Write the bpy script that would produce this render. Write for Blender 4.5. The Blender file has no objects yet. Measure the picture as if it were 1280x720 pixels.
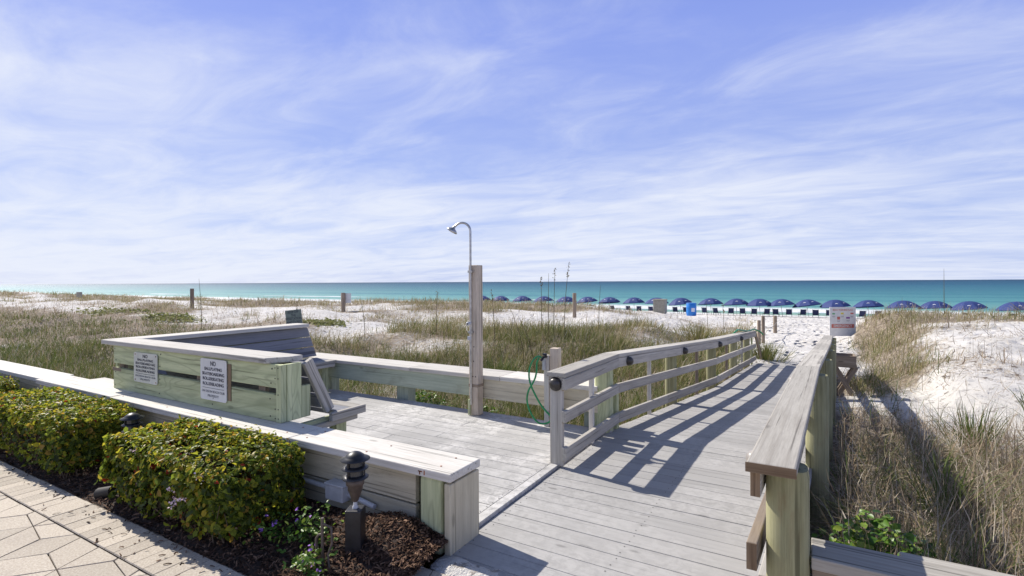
import bpy, math, random
import numpy as np
from mathutils import Vector, Matrix, Quaternion

# ------------------------------------------------------------------ camera, world, sun
S = bpy.context.scene
COL = S.collection
R = math.radians
YAW = R(30.1)
cam_d = bpy.data.cameras.new('camera'); cam = bpy.data.objects.new('camera', cam_d); COL.objects.link(cam)
cam.location = (0, 0, 1.5)
cam.rotation_euler = (Matrix.Rotation(YAW, 3, 'Z') @ Matrix.Rotation(R(90), 3, 'X') @ Matrix.Rotation(R(-0.27), 3, 'Z')).to_euler()
cam_d.lens = 18.0; cam_d.sensor_width = 36.0; cam_d.shift_y = -8 / 1280
cam_d.clip_start = 0.05; cam_d.clip_end = 20000
S.camera = cam
S.view_settings.view_transform = 'Standard'; S.view_settings.look = 'None'
S.view_settings.gamma = 1.0; S.view_settings.use_curve_mapping = False
S.view_settings.exposure = 0.28

SUN_EL = R(42); SUN_AZ = math.atan2(-0.988, 0.156)          # azimuth from +Y towards +X
to_sun = Vector((math.sin(SUN_AZ) * math.cos(SUN_EL), math.cos(SUN_AZ) * math.cos(SUN_EL), math.sin(SUN_EL)))
sd = bpy.data.lights.new('sun', 'SUN'); sun = bpy.data.objects.new('sun', sd); COL.objects.link(sun)
sd.energy = 5.0; sd.angle = R(0.5); sd.color = (1.0, 0.94, 0.85)
sun.rotation_euler = (-to_sun).to_track_quat('-Z', 'Y').to_euler()
sun.location = (-20, 5, 20)


class NT:
    """short node-tree writer"""
    def __init__(s, tree): s.t = tree; s.n = tree.nodes; s.l = tree.links
    def node(s, kind, **kw):
        n = s.n.new(kind)
        for k, v in kw.items():
            if k.startswith('_'): setattr(n, k[1:], v)
        return n
    def set(s, n, key, v):
        sock = n.inputs[key]
        if hasattr(v, 'is_output') or isinstance(v, bpy.types.NodeSocket): s.l.new(v, sock)
        else: sock.default_value = v
    def math(s, op, a, b=0.0, clamp=False):
        n = s.n.new('ShaderNodeMath'); n.operation = op; n.use_clamp = clamp
        s.set(n, 0, a); s.set(n, 1, b); return n.outputs[0]
    def vmath(s, op, a, b=(0, 0, 0)):
        n = s.n.new('ShaderNodeVectorMath'); n.operation = op
        s.set(n, 0, a); s.set(n, 1, b); return n.outputs[0]
    def mix(s, f, a, b, blend='MIX'):
        n = s.n.new('ShaderNodeMix'); n.data_type = 'RGBA'; n.blend_type = blend
        s.set(n, 'Factor', f)
        for k, v in ((6, a), (7, b)):
            if isinstance(v, (tuple, list)) and len(v) == 3: v = (*v, 1)
            s.set(n, k, v)
        return n.outputs[2]
    def noise(s, vec, scale, detail=4, rough=0.55, dist=0.0):
        n = s.n.new('ShaderNodeTexNoise'); s.set(n, 'Vector', vec)
        n.inputs['Scale'].default_value = scale; n.inputs['Detail'].default_value = detail
        n.inputs['Roughness'].default_value = rough; n.inputs['Distortion'].default_value = dist
        return n.outputs['Fac']
    def map(s, v, a, b, c=0.0, d=1.0, smooth=True):
        n = s.n.new('ShaderNodeMapRange'); n.interpolation_type = 'SMOOTHSTEP' if smooth else 'LINEAR'
        s.set(n, 0, v)
        for i, x in enumerate((a, b, c, d)): s.set(n, i + 1, x)
        return n.outputs[0]
    def mapping(s, vec, scale=(1, 1, 1), rot=(0, 0, 0), loc=(0, 0, 0)):
        n = s.n.new('ShaderNodeMapping'); s.set(n, 'Vector', vec)
        n.inputs['Scale'].default_value = scale; n.inputs['Rotation'].default_value = rot; n.inputs['Location'].default_value = loc
        return n.outputs[0]
    def attr(s, name):
        n = s.n.new('ShaderNodeAttribute'); n.attribute_name = name; return n
    def ramp(s, f, stops):
        n = s.n.new('ShaderNodeValToRGB'); s.set(n, 'Fac', f)
        e = n.color_ramp.elements
        while len(e) < len(stops): e.new(0.5)
        for el, (p, c) in zip(e, stops): el.position = p; el.color = (*c, 1) if len(c) == 3 else c
        return n.outputs[0]
    def bump(s, h, strength=0.3, dist=0.01):
        n = s.n.new('ShaderNodeBump'); s.set(n, 'Height', h)
        n.inputs['Strength'].default_value = strength; n.inputs['Distance'].default_value = dist
        return n.outputs[0]


def make_world():
    w = bpy.data.worlds.new('World'); S.world = w; w.use_nodes = True
    t = NT(w.node_tree); w.node_tree.nodes.clear()
    out = t.node('ShaderNodeOutputWorld'); bg = t.node('ShaderNodeBackground')
    t.l.new(bg.outputs[0], out.inputs[0])
    sky = t.node('ShaderNodeTexSky'); sky.sky_type = 'NISHITA'; sky.sun_disc = False
    sky.sun_elevation = SUN_EL; sky.sun_rotation = SUN_AZ
    sky.air_density = 1.0; sky.dust_density = 0.6; sky.ozone_density = 2.0
    tc = t.node('ShaderNodeTexCoord'); d = tc.outputs['Generated']
    sp = t.node('ShaderNodeSeparateXYZ'); t.l.new(d, sp.inputs[0])
    z = sp.outputs[2]
    zc = t.math('MAXIMUM', z, 0.0)
    den = t.math('ADD', zc, 0.10)
    cv = t.node('ShaderNodeCombineXYZ')
    t.l.new(t.math('DIVIDE', sp.outputs[0], den), cv.inputs[0]); t.l.new(t.math('DIVIDE', sp.outputs[1], den), cv.inputs[1])
    p = cv.outputs[0]
    # long thin streaks + broken puffs, on a flat layer overhead
    st = t.noise(t.mapping(p, (0.36, 0.85, 1), (0, 0, R(24)), (1.3, 4.1, 0)), 1.0, 9, 0.57, 1.0)
    pf = t.noise(t.mapping(p, (1.25, 2.1, 1), (0, 0, R(10)), (7.7, 2.2, 0)), 1.0, 10, 0.62, 0.8)
    big = t.noise(t.mapping(p, (0.20, 0.30, 1), (0, 0, R(30)), (3.1, 0.4, 0)), 1.0, 3, 0.5, 0.2)
    c = t.math('ADD', t.math('MULTIPLY', st, 0.48), t.math('MULTIPLY', pf, 0.46))
    c = t.math('ADD', c, t.math('MULTIPLY', big, 0.45))
    # more cloud on the side of the sun and low down
    left = t.math('MULTIPLY', sp.outputs[0], -0.10)
    low = t.map(z, 0.0, 0.42, 0.14, -0.10, smooth=False)
    c = t.math('ADD', c, t.math('ADD', left, low))
    cl = t.map(c, 0.57, 1.00)
    high = t.map(z, 0.45, 0.70, 1.0, 0.10)
    cl = t.math('MULTIPLY', cl, high)
    # a pale periwinkle band of thin haze low over the sea, the clear sky above it
    grad = t.mix(t.map(z, 0.0, 0.46, smooth=False), (4.9, 6.0, 9.4), (2.75, 3.7, 9.0))
    band = t.map(z, 0.42, 0.80, 0.84, 0.0)
    base = t.mix(band, sky.outputs[0], grad)
    colr = t.mix(t.math('MULTIPLY', cl, 0.92), base, (8.2, 8.6, 9.6))
    t.l.new(colr, bg.inputs[0]); bg.inputs[1].default_value = 0.085
make_world()

# ------------------------------------------------------------------ materials
def new_mat(name):
    m = bpy.data.materials.new(name); m.use_nodes = True
    t = NT(m.node_tree); b = m.node_tree.nodes['Principled BSDF']
    return m, t, b

def plain(name, col, rough=0.5, metal=0.0, var=0.12, scale=18.0, bump=0.0, spec=0.5):
    m, t, b = new_mat(name)
    o = t.node('ShaderNodeTexCoord').outputs['Object']
    n = t.noise(o, scale, 5)
    lo = tuple(c * (1 - var) for c in col); hi = tuple(min(1, c * (1 + var)) for c in col)
    t.l.new(t.mix(t.map(n, 0.3, 0.7), lo, hi), b.inputs['Base Color'])
    b.inputs['Roughness'].default_value = rough; b.inputs['Metallic'].default_value = metal
    b.inputs['Specular IOR Level'].default_value = spec
    if bump: t.l.new(t.bump(n, bump, 0.01), b.inputs['Normal'])
    return m

def wood(name, light, dark, stain=(0.12, 0.10, 0.08), stain_amt=0.5, rough=0.8, gscale=1.0, bump=0.35, sandy=0.0, var=0.22, fig=0.05, streak=1.0):
    """weathered board: grain runs along the board's own length (attribute gc)"""
    m, t, b = new_mat(name)
    gc = t.attr('gc').outputs['Vector']; rnd = t.attr('rnd').outputs['Fac']
    g = t.noise(t.mapping(gc, (1.5 * gscale, 75 * gscale, 75 * gscale)), 1.0, 6, 0.68, 0.5)
    g2 = t.noise(t.mapping(gc, (1.6, 9, 9)), 1.0, 5, 0.62, 1.2)
    wv = t.node('ShaderNodeTexWave'); wv.wave_type = 'RINGS'; wv.rings_direction = 'X'
    t.l.new(t.mapping(gc, (0.55, 5, 5)), wv.inputs['Vector'])
    wv.inputs['Scale'].default_value = 1.5; wv.inputs['Distortion'].default_value = 5.0
    wv.inputs['Detail'].default_value = 2.0; wv.inputs['Detail Scale'].default_value = 0.6
    f = t.math('ADD', t.math('MULTIPLY', g, 0.62 - fig), t.math('ADD', t.math('MULTIPLY', g2, 0.38), t.math('MULTIPLY', wv.outputs['Fac'], fig)))
    c = t.mix(t.map(f, 0.30, 0.66), dark, light)
    if fig > .1:
        q = t.noise(t.mapping(gc, (0.55, 3.2, 3.2)), 1.0, 2, 0.5, 0.6)
        fr = t.math('FRACT', t.math('MULTIPLY', q, 15.0))
        ln = t.map(t.math('ABSOLUTE', t.math('SUBTRACT', fr, 0.5)), 0.0, 0.22, 0.40, 0.0)
        c = t.mix(ln, c, tuple(x * 0.6 for x in dark))
    fine = t.noise(t.mapping(gc, (9, 130, 130)), 1.0, 4, 0.7)
    c = t.mix(t.map(fine, 0.45, 0.75, 0.0, 0.28 * streak), c, tuple(x * 0.55 for x in dark))
    blot = t.noise(t.mapping(gc, (1.7, 5, 5)), 1.0, 5, 0.65, 0.5)
    c = t.mix(t.map(blot, 0.56, 0.80, 0.0, stain_amt), c, stain)
    crack = t.noise(t.mapping(gc, (0.9, 46, 46)), 1.0, 3, 0.5, 0.25)
    c = t.mix(t.map(crack, 0.60, 0.68, 0.0, 0.65 * streak), c, tuple(x * 0.3 for x in dark))
    kn = t.node('ShaderNodeTexVoronoi'); kn.feature = 'F1'
    t.l.new(t.mapping(gc, (2.2, 6.5, 6.5)), kn.inputs['Vector']); kn.inputs['Scale'].default_value = 1.0
    c = t.mix(t.map(kn.outputs['Distance'], 0.05, 0.12, 0.55, 0.0), c, tuple(x * 0.45 for x in dark))
    hsv = t.node('ShaderNodeHueSaturation'); t.l.new(c, hsv.inputs['Color'])
    t.l.new(t.map(rnd, 0, 1, 1 - var, 1 + var * 0.5, smooth=False), hsv.inputs['Value'])
    c = hsv.outputs[0]
    if sandy:
        pos = t.node('ShaderNodeNewGeometry').outputs['Position']
        s1 = t.noise(pos, 1.1, 3, 0.5, 0.3); s2 = t.noise(pos, 16, 6, 0.72, 0.4)
        msk = t.math('MULTIPLY', t.map(s1, 0.40, 0.62), t.map(s2, 0.38, 0.60))
        c = t.mix(t.math('MULTIPLY', msk, sandy), c, (0.70, 0.68, 0.65))
        s3 = t.map(t.noise(t.mapping(pos, (0.5, 1.6, 1)), 1.3, 5, 0.7, 0.8), 0.45, 0.75, 0.0, 0.45 * sandy)
        c = t.mix(s3, c, (0.66, 0.645, 0.62))
    t.l.new(c, b.inputs['Base Color'])
    b.inputs['Roughness'].default_value = rough; b.inputs['Specular IOR Level'].default_value = 0.25
    t.l.new(t.bump(f, bump, 0.006), b.inputs['Normal'])
    return m

M = {}
M['grey_wood'] = wood('weathered_grey_wood', (0.55, 0.52, 0.46), (0.37, 0.34, 0.295), stain_amt=0.35)
M['post_wood'] = wood('tan_weathered_wood', (0.70, 0.60, 0.48), (0.52, 0.43, 0.33), stain=(0.26, 0.17, 0.10), stain_amt=0.45)
M['pale_wood'] = wood('bleached_wood', (0.74, 0.71, 0.65), (0.58, 0.545, 0.48), stain=(0.25, 0.21, 0.16), stain_amt=0.3)
M['brown_wood'] = wood('brown_weathered_wood', (0.38, 0.31, 0.24), (0.22, 0.165, 0.115), stain_amt=0.5)
M['tan_wood'] = wood('dull_tan_plank', (0.64, 0.585, 0.44), (0.50, 0.445, 0.32), stain=(0.20, 0.16, 0.10), stain_amt=0.75, fig=0.09)
M['green_wood'] = wood('green_treated_wood', (0.63, 0.66, 0.40), (0.46, 0.50, 0.29), stain=(0.20, 0.16, 0.10), stain_amt=0.5, fig=0.16)
M['teal_wood'] = wood('blue_green_treated_wood', (0.44, 0.49, 0.39), (0.31, 0.36, 0.28), stain=(0.12, 0.10, 0.07), stain_amt=0.5)
M['pile_wood'] = wood('green_pile_wood', (0.40, 0.385, 0.225), (0.24, 0.235, 0.125), stain=(0.23, 0.15, 0.075), stain_amt=0.9, bump=0.6)
M['end_grain'] = wood('brown_end_grain', (0.34, 0.25, 0.16), (0.17, 0.11, 0.065), stain_amt=0.5)
M['deck'] = wood('grey_composite_board', (0.38, 0.37, 0.352), (0.34, 0.33, 0.315), stain=(0.28, 0.27, 0.26), stain_amt=0.3, bump=0.12, var=0.12, sandy=0.22, streak=0.35)
M['deck_sandy'] = wood('grey_composite_board_dusted', (0.43, 0.42, 0.40), (0.375, 0.365, 0.35), stain=(0.24, 0.235, 0.23), stain_amt=0.35, bump=0.12, var=0.15, sandy=0.85, streak=0.4)
M['slat'] = wood('slate_grey_board', (0.27, 0.275, 0.30), (0.21, 0.215, 0.24), stain=(0.16, 0.16, 0.17), stain_amt=0.3, bump=0.12, var=0.12)
M['screw'] = plain('dark_screw', (0.05, 0.045, 0.04), 0.6)
M['black'] = plain('black_powder_coat', (0.022, 0.022, 0.024), 0.42, var=0.3, bump=0.1)
M['bronze'] = plain('faded_bronze_plastic', (0.11, 0.085, 0.07), 0.5, var=0.3)
M['lens'] = plain('smoked_lens', (0.05, 0.052, 0.055), 0.15)
M['dome'] = plain('dark_bronze_dome', (0.05, 0.043, 0.037), 0.35, var=0.4)
M['dome_light'] = plain('greyed_dome', (0.34, 0.31, 0.28), 0.35, var=0.2)
M['steel'] = plain('dull_steel', (0.52, 0.51, 0.49), 0.38, metal=0.85, var=0.2)
M['galv'] = plain('grey_conduit', (0.50, 0.51, 0.53), 0.5, var=0.1)
M['hose'] = plain('green_hose', (0.02, 0.27, 0.09), 0.35)
M['sign'] = plain('white_sign_face', (0.74, 0.74, 0.72), 0.45, var=0.06, scale=9)
M['sign_dirty'] = plain('yellowed_sign_face', (0.66, 0.66, 0.58), 0.5, var=0.1, scale=9)
M['ink'] = plain('charcoal_ink', (0.05, 0.05, 0.07), 0.6)
M['ink_grey'] = plain('faded_grey_ink', (0.26, 0.26, 0.27), 0.6)
M['ink_red'] = plain('faded_red_ink', (0.55, 0.16, 0.12), 0.6)
M['ink_green'] = plain('green_ink', (0.10, 0.40, 0.15), 0.6)
M['ink_yellow'] = plain('yellow_ink', (0.75, 0.66, 0.10), 0.6)
M['ink_purple'] = plain('purple_ink', (0.25, 0.08, 0.30), 0.6)
M['rust'] = plain('rust', (0.30, 0.09, 0.03), 0.9, var=0.5)
M['canopy'] = plain('navy_canvas', (0.018, 0.040, 0.165), 0.75, var=0.1)
M['logo'] = plain('white_print', (0.7, 0.72, 0.78), 0.7)
M['chair'] = plain('navy_chair_canvas', (0.035, 0.045, 0.11), 0.8)
M['frame'] = plain('pale_chair_wood', (0.42, 0.38, 0.30), 0.6)
M['chair_frame'] = plain('dark_chair_wood', (0.12, 0.105, 0.09), 0.6)
M['barrel'] = plain('blue_plastic', (0.015, 0.20, 0.62), 0.4)
M['bin'] = plain('tan_bin_panel', (0.33, 0.31, 0.25), 0.8, var=0.2)
M['blue_tip'] = plain('blue_plastic_tip', (0.03, 0.12, 0.5), 0.4)
M['rubber'] = plain('black_rubber', (0.02, 0.018, 0.016), 0.7)
M['rope'] = plain('grey_rope', (0.30, 0.28, 0.25), 0.9)
M['stone'] = plain('pale_stone', (0.45, 0.42, 0.37), 0.9, bump=0.5)

def leaf_mat(name, stops, trans=0.25, rough=0.5, spec=0.3):
    m, t, b = new_mat(name)
    a = t.attr('tint').outputs['Fac']
    c = t.ramp(a, stops)
    t.l.new(c, b.inputs['Base Color']); b.inputs['Roughness'].default_value = rough
    b.inputs['Specular IOR Level'].default_value = spec
    tr = t.node('ShaderNodeBsdfTranslucent'); t.l.new(c, tr.inputs[0])
    mx = t.node('ShaderNodeMixShader'); mx.inputs[0].default_value = trans
    t.l.new(b.outputs[0], mx.inputs[1]); t.l.new(tr.outputs[0], mx.inputs[2])
    t.l.new(mx.outputs[0], m.node_tree.nodes['Material Output'].inputs[0])
    return m
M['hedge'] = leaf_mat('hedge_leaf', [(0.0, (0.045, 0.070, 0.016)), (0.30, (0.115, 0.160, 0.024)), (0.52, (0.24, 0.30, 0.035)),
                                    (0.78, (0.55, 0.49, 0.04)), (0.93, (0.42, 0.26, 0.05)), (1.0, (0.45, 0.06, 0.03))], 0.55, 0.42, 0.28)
M['twig'] = plain('brown_twig', (0.12, 0.085, 0.055), 0.9, var=0.4)
M['petal_pink'] = plain('pale_pink_petal', (0.72, 0.55, 0.60), 0.7)
M['petal_purple'] = plain('purple_petal', (0.30, 0.12, 0.50), 0.7)
M['grass'] = leaf_mat('dune_grass_blade', [(0.0, (0.070, 0.110, 0.020)), (0.3, (0.135, 0.170, 0.040)), (0.55, (0.24, 0.225, 0.085)),
                                          (0.8, (0.37, 0.30, 0.16)), (1.0, (0.50, 0.43, 0.31))], 0.3, 0.6, 0.25)
M['litter'] = leaf_mat('dry_stem', [(0.0, (0.10, 0.07, 0.047)), (0.35, (0.27, 0.20, 0.13)), (0.7, (0.46, 0.37, 0.26)), (1.0, (0.62, 0.55, 0.45))], 0.25, 0.8, 0.1)
M['leafy'] = leaf_mat('bright_leaf', [(0.0, (0.04, 0.10, 0.012)), (0.6, (0.11, 0.22, 0.025)), (1.0, (0.26, 0.34, 0.05))], 0.3, 0.4, 0.4)
M['creeper'] = leaf_mat('creeper_leaf', [(0.0, (0.17, 0.19, 0.06)), (1.0, (0.34, 0.34, 0.13))], 0.3, 0.6, 0.2)
M['chip'] = leaf_mat('bark_chip', [(0.0, (0.024, 0.013, 0.009)), (0.55, (0.105, 0.060, 0.040)), (1.0, (0.26, 0.165, 0.11))], 0.0, 0.9, 0.1)
M['oat'] = leaf_mat('sea_oat_straw', [(0.0, (0.16, 0.13, 0.07)), (1.0, (0.36, 0.29, 0.17))], 0.1, 0.8, 0.1)

def ground_mat():
    m, t, b = new_mat('dune_sand')
    pos = t.node('ShaderNodeNewGeometry').outputs['Position']
    veg = t.attr('veg').outputs['Fac']; path = t.attr('path').outputs['Fac']
    n1 = t.noise(pos, 0.8, 6, 0.6); n2 = t.noise(pos, 9, 6, 0.7); n3 = t.noise(pos, 60, 4, 0.6)
    sand = t.mix(t.map(n1, 0.3, 0.7), (0.63, 0.605, 0.565), (0.75, 0.725, 0.69))
    sand = t.mix(t.map(n3, 0.55, 0.75, 0.0, 0.35), sand, (0.52, 0.48, 0.43))
    dead = t.mix(t.map(n2, 0.35, 0.65), (0.13, 0.095, 0.065), (0.42, 0.35, 0.265))
    f = t.math('ADD', veg, t.math('MULTIPLY', t.math('SUBTRACT', n2, 0.5), 1.3))
    c = t.mix(t.map(f, 0.42, 0.80, 0.0, 0.92), sand, dead)
    speck = t.math('MULTIPLY', t.map(t.noise(t.mapping(pos, (1, 1, 1)), 7, 4, 0.75), 0.565, 0.625), t.map(veg, 0.0, 0.22, 0.60, 0.9))
    c = t.mix(speck, c, (0.13, 0.10, 0.075))
    t.l.new(c, b.inputs['Base Color']); b.inputs['Roughness'].default_value = 0.95; b.inputs['Specular IOR Level'].default_value = 0.1
    # foot marks on the trodden path, ripples elsewhere
    vo = t.node('ShaderNodeTexVoronoi'); vo.feature = 'SMOOTH_F1'; vo.inputs['Scale'].default_value = 3.4
    t.l.new(t.mapping(pos, (1, 0.8, 0.0)), vo.inputs['Vector'])
    foot = t.math('MULTIPLY', t.map(vo.outputs['Distance'], 0.08, 0.34), t.math('MAXIMUM', path, 0.12))
    h = t.math('ADD', t.math('MULTIPLY', foot, 1.7), t.math('ADD', t.math('MULTIPLY', n2, 0.18), t.math('MULTIPLY', n3, 0.14)))
    t.l.new(t.bump(h, 1.0, 0.17), b.inputs['Normal'])
    return m
M['sand'] = ground_mat()

def sea_mat():
    m, t, b = new_mat('sea_water')
    pos = t.node('ShaderNodeNewGeometry').outputs['Position']
    sp = t.node('ShaderNodeSeparateXYZ'); t.l.new(pos, sp.inputs[0])
    wob = t.noise(t.mapping(pos, (0.012, 0.012, 0)), 1.0, 3)
    yy = t.math('ADD', sp.outputs[1], t.math('MULTIPLY', t.math('SUBTRACT', wob, 0.5), 10.0))
    d = t.math('MAXIMUM', t.math('SUBTRACT', yy, 62.0), 0.0)
    f = t.math('DIVIDE', d, t.math('ADD', d, 150.0))
    c = t.ramp(f, [(0.0, (0.40, 0.47, 0.35)), (0.08, (0.22, 0.40, 0.33)), (0.16, (0.16, 0.37, 0.345)), (0.30, (0.09, 0.29, 0.305)),
                   (0.55, (0.042, 0.175, 0.225)), (0.80, (0.012, 0.085, 0.15)), (0.95, (0.005, 0.04, 0.09))])
    band = t.noise(t.mapping(pos, (0.004, 0.05, 0)), 1.0, 4, 0.6)
    c = t.mix(t.map(band, 0.48, 0.62, 0.0, 0.55), c, (0.02, 0.15, 0.21))
    # breaking strip near the beach
    fy = t.math('ADD', sp.outputs[1], t.math('MULTIPLY', t.math('SUBTRACT', t.noise(t.mapping(pos, (0.05, 0.05, 0)), 1.0, 4), 0.5), 9.0))
    strip = t.math('MULTIPLY', t.map(fy, 75.0, 77.0), t.map(fy, 82.0, 90.0, 1.0, 0.0))
    lace = t.map(t.noise(t.mapping(pos, (0.35, 0.8, 0)), 1.0, 6, 0.7), 0.22, 0.46)
    strip2 = t.math('MULTIPLY', t.map(fy, 67.2, 68.2), t.map(fy, 68.8, 69.6, 1.0, 0.0))
    s3 = t.math('MULTIPLY', t.math('MULTIPLY', t.map(fy, 101.0, 103.0), t.map(fy, 103.5, 107.0, 1.0, 0.0)), t.map(t.noise(t.mapping(pos, (0.02, 0.02, 0)), 1.0, 3), 0.50, 0.58))
    foam = t.math('MULTIPLY', t.math('MAXIMUM', t.math('MAXIMUM', strip, strip2), s3), lace)
    c = t.mix(t.math('MULTIPLY', foam, 0.95), c, (0.86, 0.87, 0.87))
    t.l.new(c, b.inputs['Base Color'])
    b.inputs['Roughness'].default_value = 0.56; b.inputs['IOR'].default_value = 1.33
    b.inputs['Specular IOR Level'].default_value = 0.5
    w1 = t.noise(t.mapping(pos, (0.35, 0.9, 0), (0, 0, R(12))), 1.0, 6, 0.65, 0.3)
    w2 = t.noise(t.mapping(pos, (0.05, 0.16, 0), (0, 0, R(-6))), 1.0, 4, 0.6)
    t.l.new(t.bump(t.math('ADD', t.math('MULTIPLY', w1, 0.5), w2), 1.0, 1.8), b.inputs['Normal'])
    return m
M['sea'] = sea_mat()

def paver_mat():
    m, t, b = new_mat('tan_paver')
    pos = t.node('ShaderNodeNewGeometry').outputs['Position']; rnd = t.attr('rnd').outputs['Fac']
    n = t.noise(pos, 90, 5, 0.7); n1 = t.noise(pos, 4, 4)
    c = t.mix(t.map(n, 0.35, 0.68), (0.41, 0.35, 0.28), (0.58, 0.525, 0.44))
    c = t.mix(t.map(n1, 0.5, 0.75, 0.0, 0.4), c, (0.30, 0.255, 0.215))
    h = t.node('ShaderNodeHueSaturation'); t.l.new(c, h.inputs['Color']); t.l.new(t.map(rnd, 0, 1, 0.85, 1.12, smooth=False), h.inputs['Value'])
    t.l.new(h.outputs[0], b.inputs['Base Color']); b.inputs['Roughness'].default_value = 0.9
    t.l.new(t.bump(n, 0.35, 0.004), b.inputs['Normal'])
    return m
M['paver'] = paver_mat()
M['joint'] = plain('paver_joint_sand', (0.26, 0.215, 0.165), 0.95, var=0.3, scale=30)
M['soil'] = plain('dark_bed_soil', (0.035, 0.022, 0.016), 0.95, var=0.5, scale=40, bump=0.8)

# ------------------------------------------------------------------ object helpers
ORG = {}
rng = random.Random(7)

def tag(o, label=None, cat=None, group=None, kind=None):
    if label: o['label'] = label
    if cat: o['category'] = cat
    if group: o['group'] = group
    if kind: o['kind'] = kind
    return o

def thing(name, label, cat, loc=(0, 0, 0), group=None):
    o = bpy.data.objects.new(name, None); COL.objects.link(o); o.location = loc
    o.empty_display_size = 0.1
    ORG[o.name] = Vector(loc)
    return tag(o, label, cat, group)

def copy_tree(o, parent=None):
    c = o.copy(); COL.objects.link(c)
    if parent: c.parent = parent
    for ch in list(o.children): copy_tree(ch, c)
    return c

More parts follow.
